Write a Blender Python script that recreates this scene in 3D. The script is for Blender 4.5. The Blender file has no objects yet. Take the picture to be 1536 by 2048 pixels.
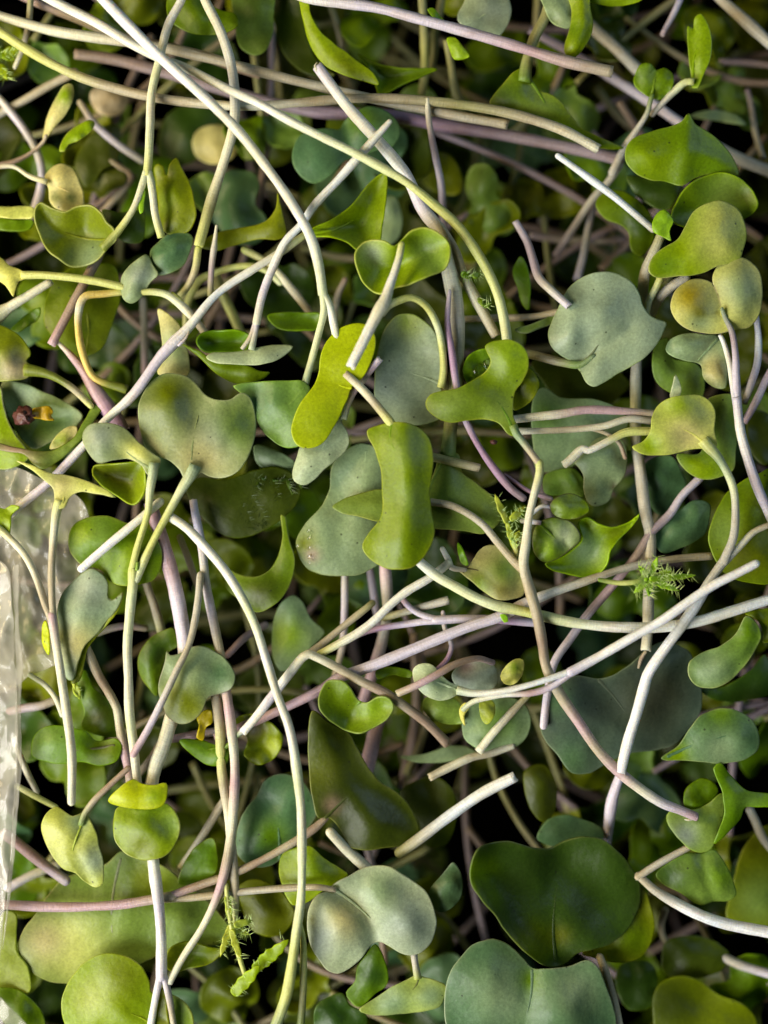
import bpy, math, random
import numpy as np
from mathutils import Vector, Matrix, Quaternion, noise as mnoise
from mathutils.geometry import delaunay_2d_cdt

# ------------------------------------------------------------------ units
# Positions are given in tenths of a leaf-grid: 1 unit = 0.07 mm, x to the right,
# y down, z up towards the lens; U turns them into metres.
S = 0.00007
CX, CY = 768.0, 1024.0
D = 2600.0                      # lens height above the z=0 layer
scene = bpy.context.scene
COL = scene.collection

# ------------------------------------------------------------------ camera
cam_d = bpy.data.cameras.new('camera')
cam = bpy.data.objects.new('camera', cam_d)
COL.objects.link(cam)
cam.location = (0, 0, D * S)
cam.rotation_euler = (0, 0, 0)
cam_d.sensor_fit = 'VERTICAL'
cam_d.sensor_height = 24.0
cam_d.lens = 24.0 * D / 2048.0
cam_d.clip_start = 0.005
cam_d.clip_end = 5.0
cam_d.dof.use_dof = True
cam_d.dof.focus_distance = (D - 35) * S
cam_d.dof.aperture_fstop = cam_d.lens / 1000.0 / (140 * S)
scene.camera = cam

# ------------------------------------------------------------------ room light
w = bpy.data.worlds.new('World')
scene.world = w
w.use_nodes = True
w.node_tree.nodes['Background'].inputs[0].default_value = (0.80, 0.88, 1.0, 1)
w.node_tree.nodes['Background'].inputs[1].default_value = 0.008

def area(name, loc, size, power, col, target=(0, 0, 0)):
    l = bpy.data.lights.new(name, 'AREA')
    l.shape = 'RECTANGLE'; l.size, l.size_y = size
    l.energy = power; l.color = col
    o = bpy.data.objects.new(name, l); COL.objects.link(o)
    o.location = loc
    o.rotation_euler = (Vector(target) - Vector(loc)).to_track_quat('-Z', 'Y').to_euler()
    return o

area('window_light', (-0.29, -0.20, 0.225), (0.28, 0.24), 3.2, (1.0, 0.985, 0.94))
area('warm_left_fill', (-0.22, 0.05, 0.14), (0.10, 0.10), 0.62, (1.0, 0.78, 0.42))  # added warm fill; its falloff makes the left side warmer
area('far_window', (0.46, 0.30, 0.34), (0.30, 0.30), 0.95, (0.62, 0.85, 1.0))

scene.view_settings.view_transform = 'Standard'
scene.view_settings.look = 'None'
scene.view_settings.exposure = 0.0
scene.view_settings.gamma = 1.0
scene.cycles.max_bounces = 8
scene.cycles.transparent_max_bounces = 12
scene.cycles.use_denoising = True

# ------------------------------------------------------------------ helpers
def U(x, y, z):
    k = (D - z) / D
    return Vector(((x - CX) * k * S, -(y - CY) * k * S, z * S))

def ZM(z):
    """depth of a layer: what lies under the top layer sinks well below it"""
    return z if z > -8 else -8 + (z + 8) * 2.5

def P(s):
    if not isinstance(s, str):
        return [tuple(p) for p in s]
    return [tuple(float(v) for v in t.split(',')) for t in s.split()]

PAL = dict(
    white=(.75, .76, .69), cream=(.66, .655, .50), lav=(.58, .54, .63), purple=(.36, .235, .36),
    pink=(.48, .34, .37), tan=(.41, .365, .25), brown=(.29, .215, .155), ygs=(.52, .56, .18),
    pgs=(.62, .68, .42), yel=(.62, .48, .12), gstem=(.46, .45, .38), dusk=(.30, .24, .27),
    ostem=(.30, .30, .12), gpale=(.70, .76, .80),
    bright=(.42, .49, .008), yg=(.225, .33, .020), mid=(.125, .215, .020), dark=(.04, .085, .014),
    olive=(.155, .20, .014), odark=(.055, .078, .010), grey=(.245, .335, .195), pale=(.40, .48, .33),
    blue=(.092, .175, .085), creaml=(.52, .49, .24), pgrey=(.27, .33, .27), ggreen=(.17, .265, .062),
    fresh=(.23, .38, .05), snow=(.86, .87, .87), yell=(.60, .46, .02), seed=(.11, .025, .02), lime=(.34, .40, .08),
)
def C(c):
    return np.array(PAL[c] if isinstance(c, str) else c, dtype=float)

def cat_rom(pts, step, closed=False):
    p = [np.array(q, dtype=float) for q in pts]
    n = len(p); out = []
    segs = n if closed else n - 1
    for i in range(segs):
        p1, p2 = p[i], p[(i + 1) % n]
        p0 = p[i - 1] if (closed or i > 0) else 2 * p1 - p2
        p3 = p[(i + 2) % n] if (closed or i + 2 < n) else 2 * p2 - p1
        L = np.linalg.norm((p2 - p1)[:3]); m = max(1, int(round(L / step)))
        d = [max(np.linalg.norm((b - a)[:2]), 1e-3) ** .5 for a, b in ((p0, p1), (p1, p2), (p2, p3))]
        t0 = 0; t1 = d[0]; t2 = t1 + d[1]; t3 = t2 + d[2]
        for k in range(m):
            t = t1 + (t2 - t1) * k / m
            a1 = (t1 - t) / (t1 - t0) * p0 + (t - t0) / (t1 - t0) * p1
            a2 = (t2 - t) / (t2 - t1) * p1 + (t - t1) / (t2 - t1) * p2
            a3 = (t3 - t) / (t3 - t2) * p2 + (t - t2) / (t3 - t2) * p3
            b1 = (t2 - t) / (t2 - t0) * a1 + (t - t0) / (t2 - t0) * a2
            b2 = (t3 - t) / (t3 - t1) * a2 + (t - t1) / (t3 - t1) * a3
            out.append((t2 - t) / (t2 - t1) * b1 + (t - t1) / (t2 - t1) * b2)
    if not closed:
        out.append(p[-1])
    return out

# ------------------------------------------------------------------ materials
def new_mat(name):
    m = bpy.data.materials.new(name); m.use_nodes = True
    nt = m.node_tree; nt.nodes.clear()
    return m, nt, nt.nodes.new, nt.links.new

def leaf_material():
    m, nt, N, L = new_mat('leaf_tissue')
    out = N('ShaderNodeOutputMaterial'); pr = N('ShaderNodeBsdfPrincipled'); tr = N('ShaderNodeBsdfTranslucent')
    mix = N('ShaderNodeMixShader'); at = N('ShaderNodeAttribute'); at.attribute_name = 'Col'
    oi = N('ShaderNodeObjectInfo'); tc = N('ShaderNodeTexCoord')
    hs = N('ShaderNodeHueSaturation')
    mr = N('ShaderNodeMapRange'); mr.inputs[3].default_value = .488; mr.inputs[4].default_value = .512
    L(oi.outputs['Random'], mr.inputs[0]); L(mr.outputs[0], hs.inputs['Hue']); L(at.outputs['Color'], hs.inputs['Color'])
    hs.inputs['Saturation'].default_value = 1.12
    # broad yellow-green blotches
    n1 = N('ShaderNodeTexNoise'); n1.inputs['Scale'].default_value = 190; n1.inputs['Detail'].default_value = 3
    L(tc.outputs['Object'], n1.inputs['Vector'])
    r1 = N('ShaderNodeValToRGB'); r1.color_ramp.elements[0].position = .38; r1.color_ramp.elements[1].position = .70
    L(n1.outputs[0], r1.inputs[0])
    bl = N('ShaderNodeMix'); bl.data_type = 'RGBA'; bl.blend_type = 'MULTIPLY'
    bl.inputs['B'].default_value = (1.12, 1.0, .55, 1)
    sc = N('ShaderNodeMath'); sc.operation = 'MULTIPLY'; sc.inputs[1].default_value = .25
    L(r1.outputs[0], sc.inputs[0]); L(sc.outputs[0], bl.inputs['Factor']); L(hs.outputs[0], bl.inputs['A'])
    # fine cell grain
    n2 = N('ShaderNodeTexNoise'); n2.inputs['Scale'].default_value = 2600; n2.inputs['Detail'].default_value = 4
    n2.inputs['Roughness'].default_value = .75
    L(tc.outputs['Object'], n2.inputs['Vector'])
    r2 = N('ShaderNodeMapRange'); r2.inputs[1].default_value = .3; r2.inputs[2].default_value = .72
    r2.inputs[3].default_value = .78; r2.inputs[4].default_value = 1.22
    L(n2.outputs[0], r2.inputs[0])
    gr = N('ShaderNodeMix'); gr.data_type = 'RGBA'; gr.blend_type = 'MULTIPLY'; gr.inputs['Factor'].default_value = 1
    cb = N('ShaderNodeCombineColor')
    for k in range(3): L(r2.outputs[0], cb.inputs[k])
    L(bl.outputs['Result'], gr.inputs['A']); L(cb.outputs[0], gr.inputs['B'])
    # dark pin specks and scars
    vo = N('ShaderNodeTexVoronoi'); vo.inputs['Scale'].default_value = 420
    L(tc.outputs['Object'], vo.inputs['Vector'])
    lt = N('ShaderNodeMath'); lt.operation = 'LESS_THAN'; lt.inputs[1].default_value = .062
    L(vo.outputs['Distance'], lt.inputs[0])
    sp = N('ShaderNodeMix'); sp.data_type = 'RGBA'; sp.inputs['B'].default_value = (.02, .025, .008, 1)
    s2 = N('ShaderNodeMath'); s2.operation = 'MULTIPLY'; s2.inputs[1].default_value = .7
    L(lt.outputs[0], s2.inputs[0]); L(s2.outputs[0], sp.inputs['Factor']); L(gr.outputs['Result'], sp.inputs['A'])
    L(sp.outputs['Result'], pr.inputs['Base Color'])
    rr = N('ShaderNodeMapRange'); rr.inputs[3].default_value = .32; rr.inputs[4].default_value = .52
    L(n1.outputs[0], rr.inputs[0]); L(rr.outputs[0], pr.inputs['Roughness'])
    pr.inputs['Specular IOR Level'].default_value = .42
    # relief: fine grain plus soft puckering
    n3 = N('ShaderNodeTexNoise'); n3.inputs['Scale'].default_value = 520; n3.inputs['Detail'].default_value = 2
    L(tc.outputs['Object'], n3.inputs['Vector'])
    b1 = N('ShaderNodeBump'); b1.inputs['Strength'].default_value = .16; b1.inputs['Distance'].default_value = .0009
    L(n3.outputs[0], b1.inputs['Height'])
    b2 = N('ShaderNodeBump'); b2.inputs['Strength'].default_value = .30; b2.inputs['Distance'].default_value = .00012
    L(n2.outputs[0], b2.inputs['Height']); L(b1.outputs[0], b2.inputs['Normal'])
    L(b2.outputs[0], pr.inputs['Normal'])
    tm = N('ShaderNodeMix'); tm.data_type = 'RGBA'; tm.blend_type = 'MULTIPLY'; tm.inputs['Factor'].default_value = 1
    tm.inputs['B'].default_value = (1.9, 1.75, .5, 1)
    L(sp.outputs['Result'], tm.inputs['A']); L(tm.outputs['Result'], tr.inputs['Color'])
    mix.inputs[0].default_value = .27
    L(pr.outputs[0], mix.inputs[1]); L(tr.outputs[0], mix.inputs[2]); L(mix.outputs[0], out.inputs[0])
    return m

def stem_material():
    m, nt, N, L = new_mat('stem_tissue')
    out = N('ShaderNodeOutputMaterial'); pr = N('ShaderNodeBsdfPrincipled')
    at = N('ShaderNodeAttribute'); at.attribute_name = 'Col'
    uv = N('ShaderNodeUVMap'); uv.uv_map = 'UV'
    def mapped(sx, sy, detail, rough=.6):
        mp = N('ShaderNodeMapping'); mp.inputs['Scale'].default_value = (sx, sy, 1)
        L(uv.outputs[0], mp.inputs[0])
        n = N('ShaderNodeTexNoise'); n.inputs['Scale'].default_value = 1; n.inputs['Detail'].default_value = detail
        n.inputs['Roughness'].default_value = rough
        L(mp.outputs[0], n.inputs['Vector']); return n
    st = mapped(14, 1.6, 3)          # streaks along
    ri = mapped(3.5, 34, 3, .7)      # fine rings across
    bo = mapped(1.2, 1.4, 2)         # broad stains
    mr = N('ShaderNodeMapRange'); mr.inputs[1].default_value = .3; mr.inputs[2].default_value = .7
    mr.inputs[3].default_value = .76; mr.inputs[4].default_value = 1.1
    L(st.outputs[0], mr.inputs[0])
    mr2 = N('ShaderNodeMapRange'); mr2.inputs[1].default_value = .3; mr2.inputs[2].default_value = .7
    mr2.inputs[3].default_value = .82; mr2.inputs[4].default_value = 1.12
    L(ri.outputs[0], mr2.inputs[0])
    mu = N('ShaderNodeMath'); mu.operation = 'MULTIPLY'
    L(mr.outputs[0], mu.inputs[0]); L(mr2.outputs[0], mu.inputs[1])
    cb = N('ShaderNodeCombineColor')
    for k in range(3): L(mu.outputs[0], cb.inputs[k])
    a = N('ShaderNodeMix'); a.data_type = 'RGBA'; a.blend_type = 'MULTIPLY'; a.inputs['Factor'].default_value = 1
    L(at.outputs['Color'], a.inputs['A']); L(cb.outputs[0], a.inputs['B'])
    b = N('ShaderNodeMix'); b.data_type = 'RGBA'; b.blend_type = 'MULTIPLY'; b.inputs['B'].default_value = (.86, .74, .58, 1)
    r = N('ShaderNodeMapRange'); r.inputs[1].default_value = .5; r.inputs[2].default_value = .78; r.inputs[4].default_value = .7
    L(bo.outputs[0], r.inputs[0]); L(r.outputs[0], b.inputs['Factor']); L(a.outputs['Result'], b.inputs['A'])
    L(b.outputs['Result'], pr.inputs['Base Color'])
    pr.inputs['Roughness'].default_value = .42
    pr.inputs['Specular IOR Level'].default_value = .45
    pr.inputs['Subsurface Weight'].default_value = .5
    pr.inputs['Subsurface Radius'].default_value = (1, .8, .45)
    pr.inputs['Subsurface Scale'].default_value = .0007
    b1 = N('ShaderNodeBump'); b1.inputs['Strength'].default_value = .5; b1.inputs['Distance'].default_value = .00025
    L(ri.outputs[0], b1.inputs['Height'])
    b2 = N('ShaderNodeBump'); b2.inputs['Strength'].default_value = .35; b2.inputs['Distance'].default_value = .0003
    L(st.outputs[0], b2.inputs['Height']); L(b1.outputs[0], b2.inputs['Normal'])
    L(b2.outputs[0], pr.inputs['Normal'])
    L(pr.outputs[0], out.inputs[0])
    return m

def film_material():
    m, nt, N, L = new_mat('clear_film')
    out = N('ShaderNodeOutputMaterial'); pr = N('ShaderNodeBsdfPrincipled'); tp = N('ShaderNodeBsdfTransparent')
    mix = N('ShaderNodeMixShader'); tc = N('ShaderNodeTexCoord')
    n = N('ShaderNodeTexNoise'); n.inputs['Scale'].default_value = 120; n.inputs['Detail'].default_value = 5
    L(tc.outputs['Object'], n.inputs['Vector'])
    r = N('ShaderNodeMapRange'); r.inputs[1].default_value = .35; r.inputs[2].default_value = .7
    r.inputs[3].default_value = .10; r.inputs[4].default_value = .36
    L(n.outputs[0], r.inputs[0]); L(r.outputs[0], mix.inputs[0])
    pr.inputs['Base Color'].default_value = (.62, .61, .55, 1)
    pr.inputs['Roughness'].default_value = .16
    pr.inputs['Specular IOR Level'].default_value = .8
    b = N('ShaderNodeBump'); b.inputs['Strength'].default_value = .18; b.inputs['Distance'].default_value = .0005
    L(n.outputs[0], b.inputs['Height']); L(b.outputs[0], pr.inputs['Normal'])
    tp.inputs[0].default_value = (.93, .92, .88, 1)
    L(tp.outputs[0], mix.inputs[1]); L(pr.outputs[0], mix.inputs[2]); L(mix.outputs[0], out.inputs[0])
    return m

def water_material():
    m, nt, N, L = new_mat('water_drop')
    out = N('ShaderNodeOutputMaterial'); g = N('ShaderNodeBsdfPrincipled')
    g.inputs['Base Color'].default_value = (1, 1, 1, 1); g.inputs['Roughness'].default_value = .02
    g.inputs['Transmission Weight'].default_value = 1; g.inputs['IOR'].default_value = 1.33
    L(g.outputs[0], out.inputs[0]); return m

def plain_material(name, col, rough, bump=0.0, scale=400):
    m, nt, N, L = new_mat(name)
    out = N('ShaderNodeOutputMaterial'); pr = N('ShaderNodeBsdfPrincipled'); tc = N('ShaderNodeTexCoord')
    n = N('ShaderNodeTexNoise'); n.inputs['Scale'].default_value = scale; n.inputs['Detail'].default_value = 5
    L(tc.outputs['Object'], n.inputs['Vector'])
    mx = N('ShaderNodeMix'); mx.data_type = 'RGBA'
    mx.inputs['A'].default_value = (*[c * .7 for c in col], 1); mx.inputs['B'].default_value = (*[min(1, c * 1.3) for c in col], 1)
    L(n.outputs[0], mx.inputs['Factor']); L(mx.outputs['Result'], pr.inputs['Base Color'])
    pr.inputs['Roughness'].default_value = rough
    if bump:
        b = N('ShaderNodeBump'); b.inputs['Strength'].default_value = bump; b.inputs['Distance'].default_value = .0004
        L(n.outputs[0], b.inputs['Height']); L(b.outputs[0], pr.inputs['Normal'])
    L(pr.outputs[0], out.inputs[0]); return m

M_LEAF = leaf_material(); M_STEM = stem_material(); M_FILM = film_material(); M_WATER = water_material()
M_SEED = plain_material('seed_coat', (.07, .02, .016), .5, .8, 900)
M_BASE = plain_material('dark_floor_and_block', (.004, .004, .003), 1.0)
M_BASE.node_tree.nodes['Principled BSDF'].inputs['Specular IOR Level'].default_value = 0

# ------------------------------------------------------------------ object builders
ORG = {}
def tag(o, label, cat, group=None):
    o['label'] = label; o['category'] = cat
    if group: o['group'] = group
    return o

def empty(name, at):
    o = bpy.data.objects.new(name, None); COL.objects.link(o)
    o.empty_display_size = .004
    o.location = U(*at); ORG[o.name] = o.location.copy()
    return o

def link(name, verts, faces, mat, parent, org=None, cols=None, uvs=None, smooth=True):
    """verts in world metres; origin of the mesh: the parent's, or org"""
    if parent is not None:
        o0 = ORG[parent.name]
    else:
        o0 = org if org is not None else Vector(verts[0])
    me = bpy.data.meshes.new(name)
    v = np.array(verts, dtype=float) - np.array(o0)
    me.from_pydata(v.tolist(), [], faces)
    if cols is not None:
        a = me.color_attributes.new('Col', 'FLOAT_COLOR', 'POINT')
        c = np.ones((len(v), 4), dtype=np.float32); c[:, :3] = cols
        a.data.foreach_set('color', c.ravel())
    if uvs is not None:
        l = me.uv_layers.new(name='UV')
        l.data.foreach_set('uv', np.array(uvs, dtype=np.float32).ravel())
    me.materials.append(mat)
    if smooth:
        me.polygons.foreach_set('use_smooth', np.ones(len(me.polygons), dtype=bool))
    me.update()
    o = bpy.data.objects.new(name, me); COL.objects.link(o)
    ORG[o.name] = Vector(o0)
    if parent is not None:
        o.parent = parent
    else:
        o.location = o0
    return o

RNG = random.Random(11)
def tube_data(pts, r, cols, sides=10, step=9, ends='cc', wob=.075, flat=1.0):
    """pts: (x,y,z) units; r: number, pair or list spread along; ends: c = cut, r = round, t = tapered"""
    q = cat_rom(pts, step)
    n = len(q); q = np.array(q)
    seg = np.r_[0, np.cumsum(np.linalg.norm(np.diff(q, axis=0), axis=1))]
    t = seg / seg[-1]
    rr = np.interp(t, np.linspace(0, 1, len(r)), r) if isinstance(r, (list, tuple)) else np.full(n, float(r))
    cc = np.array([C(c) for c in cols])
    col = np.stack([np.interp(t, np.linspace(0, 1, len(cc)), cc[:, k]) for k in range(3)], 1)
    ph = RNG.random() * 100
    rr = rr * .89 * np.array([1 + wob * (mnoise.noise(Vector((s / 75 + ph, 3.1, 0))) * 2 + mnoise.noise(Vector((s / 17 + ph, 8.1, 0))) * .7) for s in seg])
    w_ = np.array([U(*p) for p in q])
    sc = (D - q[:, 2]) / D * S
    tan = np.gradient(w_, axis=0); tan /= np.linalg.norm(tan, axis=1)[:, None]
    up = np.array([0, 0, 1.0])
    if abs(tan[0] @ up) > .95: up = np.array([1.0, 0, 0])
    V = []; CO = []; uvv = []
    nrm = up - tan[0] * (up @ tan[0]); nrm /= np.linalg.norm(nrm)
    rings = []
    for i in range(n):
        nrm = nrm - tan[i] * (nrm @ tan[i]); nrm /= np.linalg.norm(nrm)
        bi = np.cross(tan[i], nrm)
        rings.append((w_[i], nrm.copy(), bi, rr[i] * sc[i], col[i], seg[i], tan[i]))
    def ring(c, nn, bb, rad, colr, s):
        for k in range(sides):
            a = 2 * math.pi * k / sides
            f = 1 + .10 * mnoise.noise(Vector((math.cos(a) * 1.3 + ph, math.sin(a) * 1.3, s / 120)))
            V.append(c + nn * math.cos(a) * rad * f * flat + bb * math.sin(a) * rad * f); CO.append(colr); uvv.append((k / sides, s / 100))
    e0, e1 = ends[0], ends[1]
    c0 = rings[0]
    kb = RNG.random() * .55; lite = lambda c: (c * 1.05) * (1 - kb) + C('tan') * kb
    seq = []
    if e0 == 'r':
        for f, back in ((.35, .95), (.72, .68), (.93, .35)):
            seq.append((c0[0] - c0[6] * c0[3] * back, c0[1], c0[2], c0[3] * f, c0[4], -5))
    elif e0 == 'c':
        seq.append((c0[0] + c0[6] * c0[3] * .22, c0[1], c0[2], c0[3] * .55, lite(c0[4]), -4))
        seq.append((c0[0] - c0[6] * c0[3] * .05, c0[1], c0[2], c0[3] * .9, lite(c0[4]), -2))
    for rg in rings: seq.append(rg[:6])
    c1 = rings[-1]
    if e1 == 'r':
        for f, fw in ((.93, .35), (.72, .68), (.35, .95)):
            seq.append((c1[0] + c1[6] * c1[3] * fw, c1[1], c1[2], c1[3] * f, c1[4], c1[5] + 5))
    elif e1 == 'c':
        seq.append((c1[0] + c1[6] * c1[3] * .05, c1[1], c1[2], c1[3] * .9, lite(c1[4]), c1[5] + 2))
        seq.append((c1[0] - c1[6] * c1[3] * .22, c1[1], c1[2], c1[3] * .55, lite(c1[4]), c1[5] + 4))
    for s_ in seq: ring(*s_)
    def ragged(first, tn, rad):
        for q in range(first, first + sides):
            V[q] = V[q] + tn * rad * (RNG.random() - .5) * .55
    if e0 == 'c': ragged(0, c0[6], c0[3]); ragged(sides, c0[6], c0[3])
    if e1 == 'c': ragged((len(seq) - 1) * sides, c1[6], c1[3]); ragged((len(seq) - 2) * sides, c1[6], c1[3])
    F = []; UV = []
    m = len(seq)
    for i in range(m - 1):
        for k in range(sides):
            k2 = (k + 1) % sides
            F.append((i * sides + k, i * sides + k2, (i + 1) * sides + k2, (i + 1) * sides + k))
            u0, u1 = k / sides, (k + 1) / sides
            UV += [(u0, seq[i][5] / 100), (u1, seq[i][5] / 100), (u1, seq[i + 1][5] / 100), (u0, seq[i + 1][5] / 100)]
    F.append(tuple(range(sides - 1, -1, -1))); UV += [(k / sides, seq[0][5] / 100) for k in range(sides - 1, -1, -1)]
    F.append(tuple((m - 1) * sides + k for k in range(sides))); UV += [(k / sides, seq[-1][5] / 100) for k in range(sides)]
    off = RNG.random() * 40
    UV = [(a, b + off) for a, b in UV]
    return V, F, CO, UV

def tube(name, pts, r, cols, parent=None, z=None, **kw):
    pts = P(pts)
    if len(pts[0]) == 2:
        zz = z if isinstance(z, (list, tuple)) else [z or 0]
        tt = np.linspace(0, 1, len(pts))
        zv = np.interp(tt, np.linspace(0, 1, len(zz)), zz)
        pts = [(p[0], p[1], ZM(zv[i])) for i, p in enumerate(pts)]
    if isinstance(cols, str): cols = cols.split()
    V, F, CO, UV = tube_data(pts, r, cols, **kw)
    return link(name, V, F, M_STEM, parent, cols=CO, uvs=UV)

def seg_dist(p, a, b):
    ab = b - a; t = np.clip(((p - a) @ ab) / max(ab @ ab, 1e-9), 0, 1)
    return np.linalg.norm(p - (a + t[:, None] * ab), axis=1)

def leaf_data(pts, z, col, g=(0, 0), dome=0, folds=(), rim=0, wave=4, thick=3.8, edge=None, back=None, step=7, grid=11, spots=(), seedn=None):
    pts = P(pts); z = ZM(z); dome = dome * 1.45; wave = wave * 1.4
    sd = (seedn if seedn is not None else RNG.random() * 1000)
    ol = np.array(cat_rom([p[:2] for p in pts], step, closed=True))
    nv = np.array([[mnoise.noise(Vector((p[0] / 26, p[1] / 26, sd))), mnoise.noise(Vector((p[0] / 26, p[1] / 26, sd + 50)))] for p in ol])
    ol = ol + nv * 1.6
    keep = [0]
    for i in range(1, len(ol)):
        if np.linalg.norm(ol[i] - ol[keep[-1]]) > step * .45: keep.append(i)
    ol = ol[keep]; n = len(ol)
    # orientation counter-clockwise in (x, -y)
    area2 = sum(ol[i][0] * ol[(i + 1) % n][1] - ol[(i + 1) % n][0] * ol[i][1] for i in range(n))
    if area2 > 0: ol = ol[::-1].copy()
    lo, hi = ol.min(0), ol.max(0)
    gx = np.arange(lo[0], hi[0], grid); gy = np.arange(lo[1], hi[1], grid * .866)
    G = np.array([(x + (grid / 2 if j % 2 else 0), y) for j, y in enumerate(gy) for x in gx]) if len(gx) and len(gy) else np.zeros((0, 2))
    def inside(p):
        c = np.zeros(len(p), dtype=bool); j = n - 1
        for i in range(n):
            xi, yi = ol[i]; xj, yj = ol[j]
            cond = ((yi > p[:, 1]) != (yj > p[:, 1])) & (p[:, 0] < (xj - xi) * (p[:, 1] - yi) / ((yj - yi) or 1e-9) + xi)
            c ^= cond; j = i
        return c
    def bdist(p):
        d = np.full(len(p), 1e9)
        for i in range(n): d = np.minimum(d, seg_dist(p, ol[i], ol[(i + 1) % n]))
        return d
    if len(G):
        G = G[inside(G)]
    if len(G):
        dg = bdist(G); k = dg > grid * .42; G = G[k]; dg = dg[k]
    else: dg = np.zeros(0)
    # a ring of points just inside the margin keeps the rim crisp
    tg = np.roll(ol, -1, 0) - np.roll(ol, 1, 0); tg /= np.maximum(np.linalg.norm(tg, axis=1), 1e-6)[:, None]
    R = np.vstack([ol + np.stack([-tg[:, 1], tg[:, 0]], 1) * 2.6, ol - np.stack([-tg[:, 1], tg[:, 0]], 1) * 2.6])
    R = R[inside(R)]; dr = bdist(R) if len(R) else np.zeros(0)
    if len(R):
        k = dr > 2.0; R = R[k]; dr = dr[k]
    if len(G):
        k = dg > 6; G = G[k]; dg = dg[k]
    allp = np.vstack([q for q in (ol, R, G) if len(q)])
    dist = np.r_[np.zeros(n), dr, dg]
    res = delaunay_2d_cdt([Vector((p[0], -p[1])) for p in allp], [], [list(range(n))], 1, 1e-4)
    vo, _, fo, oi = res[0], res[1], res[2], res[3]
    idx = [(o[0] if o else -1) for o in oi]
    xy = np.array([(v.x, -v.y) for v in vo]); dd = np.array([dist[i] if i >= 0 else 0 for i in idx])
    dmax = max(dist.max(), 8)
    c = (lo + hi) / 2
    s = np.clip(dd / dmax, 0, 1); s = s * s * (3 - 2 * s) * .65 + s * .35
    zz = z + g[0] * (xy[:, 0] - c[0]) + g[1] * (xy[:, 1] - c[1]) + dome * s + rim * np.exp(-dd / 9)
    for f in folds:
        h, wd = f[-2], f[-1]; pl = [np.array(q) for q in f[0]]
        d = np.min([seg_dist(xy, pl[i], pl[i + 1]) for i in range(len(pl) - 1)], axis=0)
        zz = zz + h * np.exp(-(d / wd) ** 2)
    size = max(hi - lo)
    zz = zz + np.array([wave * mnoise.noise(Vector((p[0] / size * 3.2, p[1] / size * 3.2, sd + 9))) * 2 for p in xy])
    zz = zz + np.array([.9 * mnoise.noise(Vector((p[0] / 15, p[1] / 15, sd + 29))) for p in xy]) * np.clip(dd / 10, .3, 1)
    top = np.array([U(p[0], p[1], q) for p, q in zip(xy, zz)])
    faces = [tuple(f) for f in fo]
    # normals
    nr = np.zeros_like(top)
    for f in faces:
        a, b, cc_ = top[f[0]], top[f[1]], top[f[2]]
        q = np.cross(b - a, cc_ - a)
        for i in f: nr[i] += q
    nr /= np.maximum(np.linalg.norm(nr, axis=1), 1e-15)[:, None]
    if nr[:, 2].sum() < 0:
        faces = [f[::-1] for f in faces]; nr = -nr
    h = thick * S * .5
    m = len(top)
    taper = (.75 + .25 * np.clip(dd / 8, 0, 1))[:, None]
    V = np.vstack([top + nr * h * taper, top - nr * h * taper])
    cnt = {}
    for f in faces:
        for i in range(3):
            e = (f[i], f[(i + 1) % 3]); cnt[e] = 1
    F = faces + [tuple(i + m for i in f[::-1]) for f in faces]
    for (a, b) in cnt:
        if (b, a) not in cnt: F.append((b, a, a + m, b + m))
    base = C(col); ed = C(edge) if edge is not None else np.minimum(base * 1.55 + np.array([.05, .055, .0]), .7)
    bk = C(back) if back is not None else base * .75 + C('grey') * .25
    kE = np.exp(-(dd / 2.0) ** 2)[:, None] * np.clip([.55 + .7 * mnoise.noise(Vector((p[0] / 40, p[1] / 40, sd + 5))) for p in xy], .08, .85)[:, None]
    yl = np.array([mnoise.noise(Vector((p[0] / 60, p[1] / 60, sd + 77))) for p in xy])
    yl = np.clip(.5 + yl * 1.1, 0, 1)[:, None]
    var = base * (.92 + .16 * yl)
    for (sx, sy, srad, sc) in spots:
        k = np.exp(-((xy[:, 0] - sx) ** 2 + (xy[:, 1] - sy) ** 2) / srad ** 2)[:, None]
        var = var * (1 - k) + C(sc) * k
    ct = var * (1 - kE) + ed * kE
    cb = np.repeat(bk[None], m, 0) * (1 - kE) + ed * kE
    return V, F, np.vstack([ct, cb]), (xy, zz)

def rib(leaf_o, base, pts, xy, zz, r=3.0, col='lime', reach=.62):
    """raised midrib running from the leaf base into the blade, lying on its surface"""
    b = np.array(base, dtype=float); c = xy.mean(0)
    d = c - b
    bend = RNG.uniform(-.10, .10); size = np.linalg.norm(xy.max(0) - xy.min(0))
    def at(q):
        i = np.argsort(((xy - q) ** 2).sum(1))[:9]
        if ((xy[i[0]] - q) ** 2).sum() > 14 ** 2: return None
        A = np.c_[xy[i] - q, np.ones(len(i))]
        return (q[0], q[1], float(np.linalg.lstsq(A, zz[i], rcond=None)[0][2]) + 1.5)
    def on(t): return b + d * t * 2 * reach + np.array([-d[1], d[0]]) * bend * math.sin(t * math.pi)
    def vein(name, qs, rads, c):
        path = []
        for q in qs:
            p = at(q)
            if p is None: break
            path.append(p)
        if len(path) < 4: return
        V, F, CO, UV = tube_data(path, rads, [c, c, c], sides=8 if name == 'midrib' else 6, step=10, ends='rr', wob=.02, flat=.3)
        link(name, V, F, M_LEAF, leaf_o, cols=CO)
    vein('midrib', [on(t) for t in np.linspace(.06, 1, 14)], [r * 1.5, r * 1.1, r * .4], col)

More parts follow.
